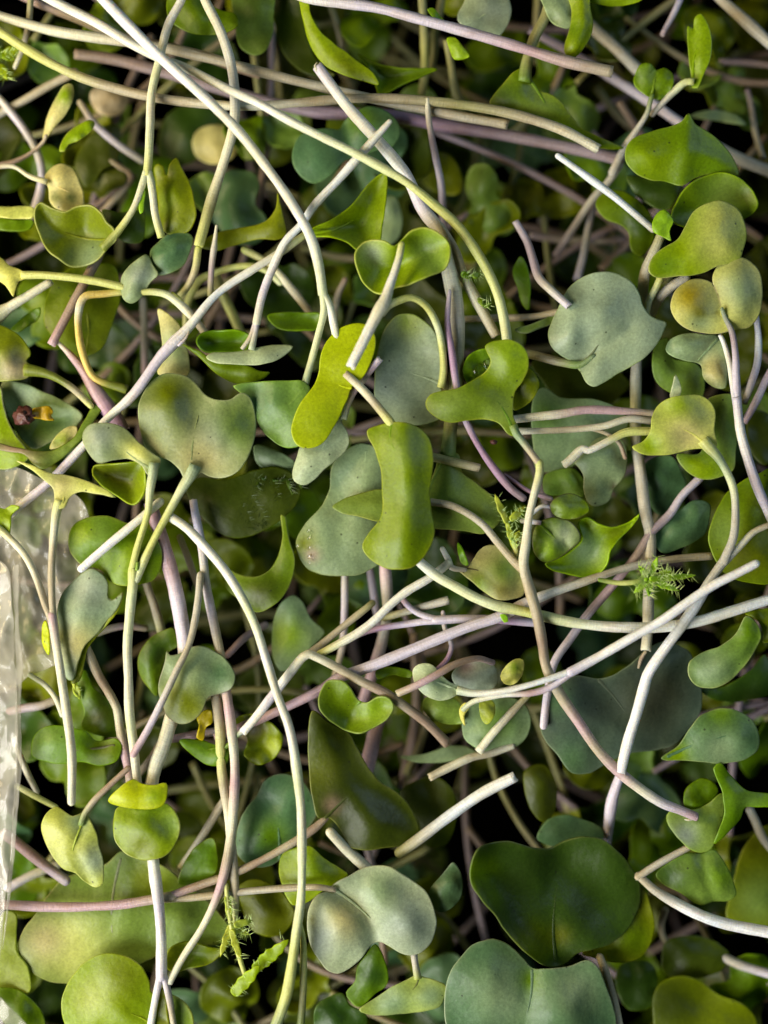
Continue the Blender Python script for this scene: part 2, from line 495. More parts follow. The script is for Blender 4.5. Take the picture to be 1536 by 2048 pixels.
def leaf(parent, pts, z, col, b=None, name='leaf', ribcol=None, reach=.62, ribr=2.6, **kw):
    if b is not None:
        q = np.array([p[:2] for p in P(pts)]).mean(0); bb = np.array(b, float)
        kw['folds'] = tuple(kw.get('folds', ())) + (([b, tuple(bb + (q - bb) * 1.25)], -2.5, 14),)
    V, F, CO, (xy, zz) = leaf_data(pts, z, col, **kw)
    o = link(name, V, F, M_LEAF, parent, org=Vector(V[:len(xy)].mean(0)), cols=CO)
    if b is not None:
        rc = C(ribcol) if ribcol is not None else np.minimum(C(col) * 1.12 + .012, .6)
        rib(o, b, pts, xy, zz, r=ribr, col=rc, reach=reach)
    return o

G_SP, G_ST, G_LF = 'sprouts lying in the pile', 'loose stems in the pile', 'leaves showing among the stems'
def SP(label, at):
    return tag(empty('sprout', at), label, 'sprout', G_SP)
def ST(label, pts, r, cols, z=0, **kw):
    return tag(tube('sprout_stalk', pts, r, cols, None, z, **kw), label, 'stalk', G_ST)
def LF(label, pts, z, col, **kw):
    return tag(leaf(None, pts, z, col, name='sprout_leaf', **kw), label, 'leaf', G_LF)

# ================================================================== the bed under the pile
def bed():
    n = 24; V = []; F = []
    for j in range(n + 1):
        for i in range(n + 1):
            x = -700 + 2936 * i / n; y = -700 + 3448 * j / n
            V.append(U(x, y, -760 + 40 * mnoise.noise(Vector((x / 300, y / 300, 1)))))
    for j in range(n):
        for i in range(n):
            a = j * (n + 1) + i
            F.append((a, a + n + 1, a + n + 2, a + 1))
    o = link('tray_floor', V, F, M_BASE, None, org=Vector((0, 0, -760 * S)))
    o['kind'] = 'structure'
bed()
def side_light_block(x0, y0, x1, y1, nx_, ny_):
    """unseen dark wall, added to keep side light out of the lower layers"""
    V = []; F = []
    for t in (0, 1):
        for zz in (-760, -12):
            for d in (0, 14):
                V.append(Vector(((x0 + (x1 - x0) * t + nx_ * d - CX) * S, -(y0 + (y1 - y0) * t + ny_ * d - CY) * S, zz * S)))
    F = [(0, 1, 3, 2), (4, 6, 7, 5), (0, 4, 5, 1), (2, 3, 7, 6), (0, 2, 6, 4), (1, 5, 7, 3)]
    o = link('side_light_block', V, F, M_BASE, None, smooth=False); o['kind'] = 'structure'
side_light_block(-190, -190, -190, 2240, -1, 0); side_light_block(1726, -190, 1726, 2240, 1, 0)
side_light_block(-174, -190, 1710, -190, 0, -1); side_light_block(-174, 2240, 1710, 2240, 0, 1)

# ================================================================== long stems and sprouts, upper half
s = SP('long bright white stem sweeping from the top edge, ending in two leaves', (205, 0, 95))
tube('stem', '180,-30,96 210,2,95 310,104,92 417,202,90 477,262,86 530,330,82 579,400,80 622,477,78 638,535,68 646,590,60', (13, 12, 11.5, 11.5, 11, 12), 'snow snow white cream white pgs', s, ends='cc')
tube('petiole', '646,588,60 648,620,56 636,672,50 622,725,45 609,772,40', (9, 8, 8, 9), 'pgs pgs pgs grey', s, ends='rt')
tube('petiole', '646,585,60 660,615,56 668,650,50 676,690,40', (9, 9.5, 9), 'pgs white pgs', s, ends='rt')
leaf(s, '466,771 512,764 552,761 585,761 605,762 618,772 624,800 622,850 612,885 580,896 545,882 525,862 510,832 497,803 474,780', 34, 'ggreen', b=(609, 772), g=(.05, -.1), dome=10, wave=6, back='grey', spots=((520, 800, 40, 'blue'),))
leaf(s, '725,647 699,649 672,662 649,689 639,719 637,747 625,775 602,805 587,835 582,862 592,889 615,897 642,889 662,865 679,832 695,799 704,775 729,752 742,725 750,699 752,675 742,655', 50, 'bright', b=(702, 776), reach=.35, g=(-.08, -.02), dome=2, edge=(.46, .50, .06), spots=((650, 850, 50, (.27, .34, .006)),))

ST('long pale stem bowing from the top left corner down to the yellow green end', '60,-26 103,0 187,43 267,90 333,122 367,134 473,187 512,204 579,241 652,278 725,314 812,364 862,404 912,448 957,510 992,579 1009,645 1016,700', (11, 10.5, 10, 10, 10, 11, 11), 'white white cream white pgs ygs ygs pgs', z=(60, 58, 62, 80, 84, 74, 50, 24, 10))

s = SP('slim white stem forking above the large olive leaf at upper left', (363, -10, 40))
tube('stem', '372,-30,44 363,0,42 337,50,38 317,127,30 303,187,30 300,250,30 297,317,32 294,352,32', (10, 10, 9.5, 9.5, 10, 9.5), 'white white cream pgs cream pgs ygs', s)
tube('petiole', '292,345,32 287,362,32 267,417,30 236,463,24 205,497,18', (8.5, 7.5, 8, 10), 'pgs cream ygs olive', s, ends='rt')
tube('petiole', '297,345,32 303,373,30 310,427,24 323,475,10', (8.5, 8, 9), 'pgs cream ygs', s, ends='rt')
leaf(s, '287,372 291,385 289,405 286,425 281,428 278,415 281,395', 30, 'fresh', thick=5, wave=1, name='bud')
leaf(s, '70,417 80,405 107,417 130,423 153,413 183,411 200,423 213,443 228,458 233,475 213,500 197,519 167,533 140,533 117,519 93,497 77,467 68,437', 10, 'olive', b=(225, 478), g=(.05, -.12), dome=-26, rim=8, edge=(.42, .45, .16), spots=((180, 520, 40, 'grey'),))

ST('broad white stem hanging from the top edge to a snapped end above the dark leaves', '398,-30 410,0 443,67 463,133 470,200 467,253 450,317 423,400 397,492', (11, 11.5, 11.5, 12, 11, 13, 10), 'cream cream white gstem cream cream ostem ygs', z=(34, 30, 26, 22, 16, 6))
ST('yellowish stem bowing right across the top from the left edge', '-40,40 0,64 67,107 143,147 217,173 300,193 400,207 500,213 590,206 712,197 812,199 912,208 1024,228 1124,260 1196,298', (11, 11, 10, 10, 11, 11.5), 'ygs ygs tan tan cream tan tan ostem tan cream', z=(8, 6, 4, 2, 0, -6), ends='rc')
ST('greyish tan stem running just above the yellowish one at the top', '-40,18 0,32 100,60 183,74 330,96 420,116 512,141 612,167 712,190 812,211 912,231 1016,249', (11, 12, 11, 10.5, 11), 'cream cream tan tan gstem gstem tan', z=(-2, -8, -10, -12))
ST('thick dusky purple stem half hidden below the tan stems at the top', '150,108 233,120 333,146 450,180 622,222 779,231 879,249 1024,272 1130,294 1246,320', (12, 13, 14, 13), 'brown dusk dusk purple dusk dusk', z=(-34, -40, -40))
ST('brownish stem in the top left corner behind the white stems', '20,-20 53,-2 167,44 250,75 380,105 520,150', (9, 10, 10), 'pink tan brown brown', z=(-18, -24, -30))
ST('lavender tinted stem across the top ending in a clean tan cut', '560,-22 622,-2 745,14 845,40 945,67 1024,90 1124,121 1224,144', (11, 11.5, 12, 12.5), 'white lav lav pink tan', z=(24, 22, 18, 16))

s = SP('thick lavender white stem with frayed cut top, flaring into a broad hidden leaf', (637, 135, 40))
tube('stem', '635,133,44 665,174,42 695,213,40 752,277,34 812,350,28 845,417,22 880,465,18 895,529,14 909,595,10 915,679,6 912,762,4 902,845,4 896,905,8', (12, 13, 13.5, 13, 14, 16, 18, 17, 15, 15, 18), 'lav white white white lav cream cream gstem ostem ostem ggreen', s, ends='cr')
tube('frayed_end', '633,140,50 630,132,52 634,125,50', (3.5, 3, 1.5), 'cream tan', s, ends='rr')
leaf(s, '880,905 872,935 858,962 820,978 759,978 725,985 685,999 665,1014 685,1026 715,1033 760,1045 810,1054 870,1058 929,1062 965,1068 996,1048 1003,1032 985,992 955,969 924,944 916,908', 14, 'ggreen', b=(897, 905), g=(0, .06), dome=12, wave=5, edge=(.32, .36, .10), back='grey')

s = SP('thin white stem with a pointed cut tip, ending in a pale tilted leaf', (778, 246, 62))
tube('stem', '779,244,64 745,283,62 712,320,58 679,357,54 629,410,50 602,450,46 572,482,42 548,530,36 525,590,32 513,645,30', (6.5, 10, 9.5, 9, 9, 9, 9.5, 9, 9), 'white white gpale white gpale white lav cream', s, ends='rr')
tube('petiole', '514,640,30 510,668,30 503,700,30', (7, 6, 8), 'lav gstem pale', s, ends='rt')
tube('petiole', '514,640,30 500,675,26 484,698,20', (7, 5.5, 5), 'lav tan gstem', s, ends='rt')
leaf(s, '412,715 423,707 467,705 500,700 522,694 555,690 585,694 572,709 539,725 512,730 467,729 427,725', 30, 'pale', b=(503, 702), reach=.3, g=(0, .5), dome=6, edge=(.50, .56, .36), ribr=1.6)

s = SP('white stem slanting from the yellow green arrow leaf to the left edge', (20, 1024, 20))
tube('stem', '20,1028,14 60,995,18 100,962,20 160,900,26 213,839,34 267,789,40 323,712,44 377,655,44 433,589,40 512,535,34 560,505,28 612,468,20', (10, 10, 10, 9, 9, 11, 12, 13, 9, 9, 9, 8.5, 8), 'white lav lav white white lav lav white gpale white cream ygs', s)
tube('torn_skin', '358,690,52 372,676,53 378,662,52', (3.5, 3, 1.2), 'lav tan', s, ends='rr')
leaf(s, '772,345 745,360 712,400 689,423 655,443 622,458 618,470 659,474 692,484 712,500 735,508 757,500 765,450 772,400', 8, 'yg', b=(620, 465), reach=.45, g=(-.08, .1), dome=-16, rim=6, spots=((720, 450, 30, 'mid'),))

ST('short dusky lavender stem standing tip up beside the long stems', '855,200 857,235 862,267 872,317 882,367 886,430 890,470', (6, 7, 8.5, 8, 8, 8), 'cream dusk lav dusk dusk', z=(6, -10, -30, -70), ends='rr')
ST('slender purple stem passing behind the arrow shaped green leaf', '899,583 895,645 905,712 912,765 922,810 935,849 959,895 992,942 1024,979 1046,996', (5, 8, 9, 8, 8, 9, 9), 'lav purple purple lav purple purple dusk', z=(36, 34, 32, 28, 22, 14, 10), ends='rr')

s = SP('sprout with cut white stem, folded green leaf and hooked petiole', (702, 733, 104))
tube('stem', '701,734,106 720,697,106 739,659,104 758,622,100 769,603,97 780,570,92 789,545,90 799,512,88 803,490,86', (12, 12, 12.5, 13, 14, 11, 10, 9.5, 8), 'white white white cream cream white cream ygs', s, ends='cr')
tube('petiole', '764,625,95 775,612,92 795,602,86 822,595,78 849,609,66 872,645,50 884,695,36 887,745,24 882,775,18', (9, 9, 8.5, 8.5, 8, 8.5, 9, 9), 'cream ygs ygs ygs pgs ygs ygs ygs', s, ends='rt')
leaf(s, '711,503 725,487 745,480 772,483 789,492 802,481 825,460 852,455 879,467 899,490 901,512 889,539 859,552 819,569 795,575 759,589 732,572 719,549 710,522', 68, 'yg', b=(803, 488), reach=.3, g=(.03, -.08), dome=-20, rim=8, wave=6, edge=(.50, .54, .16), folds=(([(803, 480), (800, 575)], -8, 14),), spots=((745, 505, 24, 'pale'), (850, 500, 40, 'ggreen'), (870, 535, 30, 'ggreen')))
leaf(s, '882,776 889,795 887,830 862,845 812,850 772,839 752,812 748,779 750,739 757,692 769,659 792,632 819,627 845,639 868,662 882,705 886,745', 8, (.28, .36, .25), b=(886, 770), reach=.5, g=(.06, 0), dome=-8, wave=6, edge=(.26, .34, .10), spots=((820, 640, 36, 'ggreen'), (770, 770, 50, 'pgrey')))

s = SP('folded yellow green leaf curling over its tan stem at the centre', (692, 748, 48))
tube('stem', '691,747,50 725,779,54 752,809,62 781,845,72', (9, 10, 10.5, 11), 'tan cream tan ygs', s, ends='cr')
leaf(s, '735,862 752,852 785,844 819,847 842,859 859,879 867,912 865,945 860,979 863,1024 869,1057 862,1091 845,1117 819,1136 785,1139 752,1127 729,1104 725,1087 739,1064 759,1041 765,1015 765,985 762,945 752,905', 66, (.15, .245, .018), b=(785, 846), reach=.2, g=(.02, 0), dome=7, wave=3, edge=(.40, .44, .10), folds=(([(800, 850), (818, 990), (800, 1130)], 16, 34),), spots=((822, 1000, 34, 'ggreen'), (820, 900, 34, 'ggreen'), (756, 900, 22, 'yg'), (740, 1095, 24, 'yg'), (860, 1060, 30, 'mid')))

s = SP('pale grey leaf on a pinkish petiole with a cut end beside the yellow leaf', (758, 720, 36))
tube('petiole', '760,717,42 745,735,38 732,752,32 709,782,26 696,808,24 686,838,24', (9, 9, 8.5, 7, 7, 9), 'lav pink tan pink cream pale', s, ends='ct')
leaf(s, '684,843 695,865 699,882 692,902 669,922 645,942 629,959 609,970 589,962 585,942 595,912 602,892 629,889 655,869 672,845 682,820 692,822', 22, 'pale', b=(686, 832), g=(.05, .05), dome=8, wave=4, edge=(.45, .50, .34))

s = SP('arrow shaped green leaf on a long kinked tan stem running to lower right', (1391, 1633, 30))
leaf(s, '970,692 979,685 999,680 1024,680 1044,689 1057,712 1056,739 1044,765 1031,782 1027,805 1027,832 1036,858 1026,872 1014,866 999,849 979,840 929,842 895,844 872,835 855,819 852,802 862,789 889,782 919,775 949,759 972,742 982,722 975,705', 52, 'mid', b=(1028, 866), reach=.45, g=(.05, -.06), dome=6, wave=5, edge=(.36, .44, .08), spots=((1030, 710, 36, 'fresh'), (900, 810, 40, 'ggreen'), (1000, 820, 40, 'ggreen')))
tube('petiole', '1026,850,52 1033,868,52 1044,882,54 1062,905,58 1079,928,62', (10, 8, 7.5, 8), 'ggreen grey tan tan', s, ends='tr')
tube('stem', '1079,926,62 1079,945,62 1067,995,64 1058,1035,66 1052,1085,66 1047,1130,66 1061,1184,66 1074,1231,66 1084,1284,62 1092,1333,58 1117,1384,50 1157,1444,46 1197,1501,42 1234,1540,40 1274,1573,40 1324,1606,38 1357,1619,36 1393,1634,34', (9.5, 9, 9.5, 11, 13, 12, 12, 12, 13, 11.5, 12, 12, 11.5, 10), 'ygs cream cream cream tan tan brown tan tan pink tan pink cream lav pink', s, ends='rc')
tube('torn_skin', '1385,1637,30 1376,1640,31 1370,1639,30', (4, 3, 1.5), 'tan cream', s, ends='rr')

# ---------------------------------------------------------------- upper left leaves
LF('yellowish tan elongated leaf on edge near the upper left corner', '87,282 93,240 110,200 130,170 143,168 147,193 133,227 110,253 95,275', -20, 'creaml', g=(.2, 0), dome=8, b=(88, 282), spots=((130, 190, 20, 'yg'),))
ST('thin brown petiole at the left edge below the elongated leaf', '92,272 87,283 60,307 27,323 -10,331', (4, 5, 5.5), 'tan brown brown', z=(-18, -24, -28), ends='rr')
LF('small bright yellow green leaf curl near the upper left', '120,303 127,277 147,257 180,240 190,247 177,267 153,283 137,290 130,303', -14, 'yg', g=(0, .2), dome=5, edge=(.42, .46, .12))
s = SP('cream coloured small leaf with dark green marks at the upper left', (27, 333, -30))
leaf(s, '90,353 103,337 123,328 147,340 160,367 168,400 167,418 127,425 103,408 97,377', -16, 'creaml', b=(92, 358), g=(.05, .05), dome=8, spots=((143, 398, 13, (.07, .11, .03)), (112, 392, 9, (.09, .13, .04)), (118, 405, 8, (.09, .13, .04))))  # small dark green spots on the cream blade
tube('petiole', '94,364,-16 60,353,-20 27,333,-26 -12,334,-30', (7, 5, 5.5), 'creaml cream tan', s, ends='tr')
LF('dark folded leaf half behind the large olive leaf at upper left', '205,418 232,424 262,422 287,420 290,455 285,482 255,486 228,470', -18, 'dark', dome=4)
LF('ragged yellow green leaf with a notched top beside the forked stem', '309,334 318,328 326,333 333,352 339,330 353,315 363,333 377,363 387,393 392,433 380,460 357,470 333,467 320,443 316,400 312,367', -4, 'olive', b=(350, 462), g=(.25, 0), dome=10, edge=(.36, .40, .06), spots=((325, 400, 25, 'yg'),))
LF('blue green curled leaf under the forked stem at left', '300,505 320,480 347,465 377,467 387,477 381,500 367,532 335,548 317,549 305,530', 2, 'blue', g=(.1, .1), dome=14, edge=(.3, .36, .16))
LF('small mottled grey leaf folded over beside the blue green leaf', '243,555 260,532 293,510 305,530 317,549 300,565 285,592 263,607 247,599 242,575', 12, 'grey', g=(.1, 0), dome=10, edge=(.40, .46, .2), spots=((280, 550, 25, 'pgrey'),))
s = SP('yellow green leaf with pointed wings at the left edge on a long petiole', (240, 573, 10))
leaf(s, '-20,505 0,515 20,532 42,541 52,547 50,558 37,563 32,578 27,593 13,572 -20,548', 6, 'ygs', g=(.1, .2), dome=5)
tube('petiole', '44,550,8 83,550,12 150,556,14 200,564,12 246,574,8', (9, 8.5, 9, 9), 'ygs ygs ygs ygs', s, ends='tr')
tube('petiole', '285,584,8 310,584,8 335,590,6 362,610,2 400,652,-10 425,690,-30', (8, 9, 10, 9, 9), 'ygs pgs cream tan ostem', s, ends='rr')
tube('bract', '345,586,6 360,600,6 366,606,4', (4, 6, 3), 'olive ygs', s, ends='rr')
s = SP('golden yellow stem bent sharply over the olive leaf at left', (183, 749, 6))
tube('stem', '246,584,2 205,588,8 172,592,14 162,604,15 156,635,14 157,662,12 163,699,10 183,749,4 200,762,-2 253,779,-12', (8, 8, 9, 9, 8.5, 9, 8.5, 8, 9, 12), 'ygs yel yel cream yel yel yel yel olive olive', s)
LF('tall olive leaf behind the golden bent stem at left', '137,539 110,559 93,595 87,629 93,659 117,685 150,712 200,699 227,645 240,595 227,532 183,528', -22, 'olive', b=(170, 712), g=(-.1, 0), dome=10, spots=((180, 560, 40, 'odark'),))
ST('dull brown stem with a slanted cut end lying over the olive leaf at left', '103,690 133,632 167,569 190,525 205,490', (9, 11, 11, 10), 'pink brown brown dusk', z=(2, -4, -8, -30))
ST('cream flared petiole at the left edge below the winged leaf', '102,563 67,585 27,609 -20,640', (9, 10, 11, 22), 'cream cream cream olive', z=(-8, -6, -6, -10), ends='cr')
s = SP('olive leaf reaching in from the left edge on a curved petiole', (182, 811, 2))
leaf(s, '-25,655 0,651 20,659 47,679 60,699 60,712 52,722 66,734 60,752 40,760 0,763 -25,765', 10, 'olive', g=(0, .1), dome=8, spots=((30, 740, 30, 'tan'),))
tube('petiole', '50,740,12 70,742,12 100,750,12 143,775,10 182,812,4', (15, 10, 8, 8, 7), 'olive olive olive tan ygs', s, ends='tr')
s = SP('pink purple stem widening downward beneath the golden bent stem', (240, 855, -8))
tube('stem', '115,684,-4 143,712,-4 167,742,-6 193,785,-8 220,822,-10 246,862,-14', (4, 9, 12, 18, 19, 18), 'cream pink pink pink purple purple', s)
LF('dark grey green leaf holding the brown seed at the left edge', '5,765 40,765 83,782 133,805 165,832 143,862 100,885 67,897 33,864 10,812', -14, 'grey', g=(0, .05), dome=-10, edge=(.3, .34, .2), spots=((70, 860, 40, 'dark'), (100, 830, 40, 'ggreen')))
LF('bright green leaf cut off by the left edge beside the seed', '-25,770 0,772 8,812 27,862 50,895 58,915 27,935 0,939 -25,939', 4, 'yg', g=(.2, 0), dome=6, edge=(.45, .45, .35))
LF('long leaf seen edge on, curving up past the grey leaf at left', '-15,886 50,899 100,902 143,879 167,845 187,812 207,791 208,810 185,848 152,891 117,922 87,938 67,930 50,910 -15,896', 16, 'ggreen', g=(0, .35), dome=6, edge='olive', spots=((30, 895, 50, 'brown'),))
LF('small oval yellow leaf above the long edge on leaf at left', '100,899 110,875 133,855 153,853 152,872 133,889', 0, 'creaml', dome=5, spots=((120, 880, 20, 'yg'),))
s = SP('two large grey green leaves on joined pale green stem at left', (272, 1550, 40))
leaf(s, '322,918 313,945 296,950 284,932 260,918 227,920 197,925 180,910 167,886 167,865 180,849 207,845 233,849 253,859 283,889 310,909', 62, (.22, .29, .14), b=(305, 940), g=(.03, .02), dome=9, wave=4, edge=(.40, .46, .28), spots=((200, 870, 30, 'pgrey'), (270, 905, 30, 'ygs')), reach=.4)
leaf(s, '277,812 277,839 283,872 293,899 317,912 340,922 360,942 372,962 390,958 400,945 417,952 450,956 477,942 500,905 511,872 511,829 500,795 483,785 460,799 433,799 410,789 390,765 363,749 333,747 307,759 287,785', 42, (.20, .25, .11), b=(380, 955), g=(0, .04), dome=14, wave=7, edge=(.40, .46, .28), spots=((335, 785, 36, 'olive'), (430, 870, 40, 'pgrey'), (480, 850, 50, 'ggreen'), (400, 920, 40, 'creaml')))
tube('petiole', '308,925,66 306,945,66 300,979,66 296,1024,64 287,1055,62 273,1100,58 264,1142,54', (12, 9, 8, 8, 9), 'grey pgs ygs ygs ygs', s, ends='tr')
tube('petiole', '390,930,50 381,950,50 363,979,50 338,1024,52 307,1081,54 283,1134,52 272,1160,52', (14, 10, 9, 9, 9), 'grey pgs ygs ygs pgs', s, ends='tr')
tube('bud', '275,1126,60 274,1138,61', (3, 4), 'fresh fresh', s, ends='rr')
tube('stem', '266,1138,53 266,1164,52 260,1224,50 255,1291,50 257,1357,48 259,1424,46 267,1491,42 272,1540,38 276,1570,34', (11, 11, 10, 10.5, 11, 10, 10), 'ygs pgs pgs cream cream pgs cream tan', s)
LF('dark green cupped leaf tucked under the grey leaf pair at left', '187,932 215,928 250,925 283,925 292,955 288,989 267,1010 233,992 200,969 185,949', 22, 'yg', g=(.1, .05), dome=-20, rim=7, spots=((240, 950, 40, 'odark'),))
LF('pale triangular leaf standing behind the slanting white stem', '317,617 335,626 360,652 371,685 378,748 350,752 317,748 325,700 322,662', -8, 'creaml', g=(.1, 0), dome=5, spots=((345, 700, 40, 'grey'),))
LF('deep green oval leaf rim above the pale tilted leaf', '393,682 403,667 443,660 483,662 500,672 495,698 433,706 407,702', 4, 'mid', dome=-14, rim=6)
LF('green leaf with a drooping point below the pale tilted leaf', '366,688 400,703 422,716 493,730 518,742 540,745 520,760 490,767 467,765 433,747 400,716', 6, 'mid', g=(0, -.2), dome=6)
LF('small dark green leaf between the white stems right of centre left', '535,632 562,625 605,625 641,629 637,656 600,662 562,659 549,652', -14, 'mid', dome=-6, rim=4)

# ---------------------------------------------------------------- second layer, upper left
for lab, p, r, c, z, e in (
    ('pale lavender stem curving down along the left edge above the cream leaf', '-15,182 20,222 50,262 72,300 84,345 80,385 62,440', (8, 9, 9.5, 9), 'white lav gstem lav tan', (-44, -46, -52), 'rr'),
    ('dull tan stem slanting through the upper left corner', '-10,232 40,205 100,170 150,145', (9, 9, 9), 'gstem tan tan', (-50, -46, -40), 'rr'),
    ('thin tan stem end hanging in the top left corner', '62,-10 56,55 44,100 30,134', (7, 7, 5), 'ostem tan cream', (-10, -16, -22), 'rr'),
    ('greyish stem slanting under the small yellow green curl', '160,205 190,248 235,288 285,322', (7, 8.5, 8), 'tan lav gstem', (-46, -50, -58), 'rr'),
    ('bent brown petiole below the dark arrow leaf at upper left', '222,322 245,338 262,352 250,375 222,405 200,430', (6, 8, 8.5, 8), 'tan brown tan brown', (-56, -58, -64), 'rr'),
    ('thin dark spear tipped stem beside the snapped white stem', '433,452 429,490 424,530 420,590', (3, 7, 7, 6), 'cream gstem dusk ostem', (10, 4, -6, -16), 'rr'),
    ('arching yellow green petiole below the snapped white stem', '372,650 376,605 398,562 440,542 490,532 530,540 560,565', (8, 9, 8, 8), 'ostem ygs ygs ygs pgs', (-34, -26, -20, -26), 'rr'),
    ('short yellow green petiole dropping from the snapped white stem', '396,498 390,540 374,575 350,602', (9, 8, 8), 'ygs tan ygs', (-2, -10, -16), 'rr'),
    ('olive stem slanting under the arching petiole', '430,545 446,590 470,640 490,690', (11, 12, 11), 'ostem ygs ostem', (-44, -44, -50), 'rr'),
    ('cream stem slanting behind the thin white stem', '490,500 540,530 585,580 625,632', (9, 9.5, 9), 'ygs cream tan', (-26, -24, -30), 'rr'),
    ('grey upright stem in the gap left of the pale triangular leaf', '286,600 288,660 290,745', (8, 8.5, 8), 'gstem tan pink', (-50, -54, -60), 'rr'),
    ('thin brownish stem seen behind the lower bowed white stem', '690,560 676,590 668,640', (7, 8, 8), 'brown gstem tan', (-40, -44, -50), 'rr')):
    ST(lab, p, r, c, z=z, ends=e)
LF('olive leaf with a lit inner curve below the bowed white stem', '556,386 553,415 535,440 505,452 470,458 430,468 398,490 430,502 470,490 520,478 555,478 572,468 566,430', -18, 'olive', g=(.1, 0), dome=5, edge=(.3, .34, .06))
LF('dim tan round leaf behind the bowed white stem', '385,290 395,262 425,250 462,258 478,290 462,320 425,328 395,316', -74, 'creaml', dome=6)
LF('dim brown round leaf under the yellowish stem at upper left', '180,190 195,172 225,168 255,185 252,215 228,232 195,225', -66, 'tan', dome=6)
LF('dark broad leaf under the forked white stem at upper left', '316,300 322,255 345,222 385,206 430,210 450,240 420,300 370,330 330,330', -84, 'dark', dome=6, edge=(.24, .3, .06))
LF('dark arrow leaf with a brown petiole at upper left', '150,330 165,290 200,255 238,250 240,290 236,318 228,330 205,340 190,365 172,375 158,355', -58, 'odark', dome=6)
LF('yellow green narrow leaf at the left edge beside the olive leaf', '-15,416 25,414 68,416 66,434 35,438 -15,428', -14, 'ygs', g=(0, .3))
LF('dark green leaf below the narrow yellow green leaf at the left edge', '-15,432 30,440 66,440 62,458 20,462 -15,455', -24, 'mid', g=(0, .2))
LF('thin yellow green leaf blade in the gap below the cream flared petiole', '22,660 40,640 66,620 80,616 78,634 58,652 36,664', -20, 'mid', g=(.1, 0))

# ================================================================== top middle and top right
LF('green leaf with a pointed end hanging from the top edge', '599,-20 609,50 622,93 645,127 679,147 719,160 758,169 747,147 712,120 672,90 639,60 621,27 613,-20', -4, 'yg', g=(.2, -.15), dome=6)
LF('dark back half of the hanging green leaf at the top edge', '548,-20 600,-20 606,40 618,92 640,128 672,150 620,150 575,120 555,70', -40, 'odark', g=(.3, 0))
LF('narrow boat shaped green leaf right of the hanging leaf', '715,107 745,123 785,133 832,137 876,138 845,153 805,170 759,190 750,167 735,135', -22, 'mid', g=(0, .3), dome=-14, rim=5)
LF('dull grey green leaf cut off by the top edge', '467,-20 545,-20 547,35 545,67 532,100 510,111 480,93 471,50', -30, 'ggreen', dome=6)
LF('green lobed leaf between the two white stems at the top', '333,8 340,40 360,57 393,68 427,69 457,63 478,47 468,27 440,20 420,8 400,-16 345,-18', -12, 'mid', dome=8, folds=(([(410, -10), (420, 65)], -8, 12),), spots=((400, 30, 25, 'fresh'),))
s = SP('pale grey round leaf with a crease at the top edge', (925, 55, -40))
leaf(s, '915,37 925,10 940,-15 1008,-15 1022,17 1015,50 999,72 972,73 935,60', -18, 'pale', b=(925, 52), dome=9, spots=((990, 20, 40, 'pgrey'),))
LF('tiny bright green leaf tip poking from under the lavender stem at the top', '893,77 912,77 927,95 939,114 909,118 899,97', -2, 'fresh', g=(.2, 0), dome=4)
LF('tiny bright green strip above the lavender stem at the top', '855,20 865,16 880,32 892,46 880,46 866,34', -6, 'fresh', dome=2)
for lab, p, r, c, z in (
    ('olive upright stem behind the boat shaped leaf', '843,-20 847,40 849,90 849,150 843,190', (10, 10, 9), 'ostem ostem ygs ostem', (-30, -44, -60)),
    ('darker olive stem just right of the upright olive stem', '886,-20 878,30 870,70 868,110 858,150', (9, 10, 9), 'ostem odark ostem', (-46, -56, -64)),
    ('olive petiole flaring into the dark arrow leaf at top', '893,80 902,130 910,180 930,230', (8, 9, 16), 'ostem ostem odark', (-36, -46, -60)),
    ('dim tan stem slanting behind the boat shaped leaf', '660,10 680,70 692,130', (7, 8, 8), 'ostem tan ostem', (-70, -80, -90))):
    ST(lab, p, r, c, z=z)
LF('blue green double lobed leaf under the crossing white stems', '585,307 595,277 625,260 659,257 679,259 688,243 705,227 739,213 769,220 792,240 800,267 785,293 752,301 719,310 689,323 662,350 629,367 602,353 587,330', -26, 'blue', dome=8, folds=(([(690, 250), (700, 318)], -9, 14),), spots=((720, 240, 30, 'mid'),))
LF('dim round leaf behind the dusky lavender stem', '832,337 855,310 889,306 915,330 926,367 919,385 895,390 850,370', -80, 'olive', dome=6)
LF('dim pale leaf below the arrow shaped yellow green leaf', '762,400 790,395 803,430 800,470 780,490 757,485 765,445', -60, 'grey', dome=5)

s = SP('large dark green arrow leaf hanging at top right of centre', (1091, 10, -20))
tube('petiole', '1100,-5,-22 1091,33,-18 1067,80,-14 1054,125,-12 1048,165,-12', (12, 12, 12, 16), 'ostem ostem ostem mid', s, ends='rt')
leaf(s, '1034,140 1057,135 1062,163 1077,180 1111,193 1134,220 1164,257 1204,277 1248,297 1217,299 1167,288 1124,268 1074,242 1024,229 979,208 990,187 1012,160', -12, 'mid', b=(1046, 140), g=(.03, -.2), dome=8, edge=(.30, .36, .06), spots=((1010, 200, 40, 'dark'), (1080, 210, 40, 'ggreen')))
s = SP('pale leaf with a curled bright green flap at the top right edge', (1100, 0, -6))
leaf(s, '1070,-20 1081,0 1094,30 1107,47 1137,57 1146,27 1142,-20', -6, 'grey', dome=5)
leaf(s, '1136,-20 1144,27 1137,67 1129,103 1141,116 1157,110 1177,80 1185,53 1181,17 1174,-20', 4, 'yg', g=(.25, 0), dome=10, edge=(.42, .5, .14), spots=((1150, 60, 26, 'mid'),))
LF('yellow leaf sliver along the top right edge', '1160,-25 1174,0 1211,11 1257,10 1284,0 1300,-25', -10, 'yg', dome=4)
s = SP('upright notched green leaf on a pale petiole near the top right corner', (1300, 230, -40))
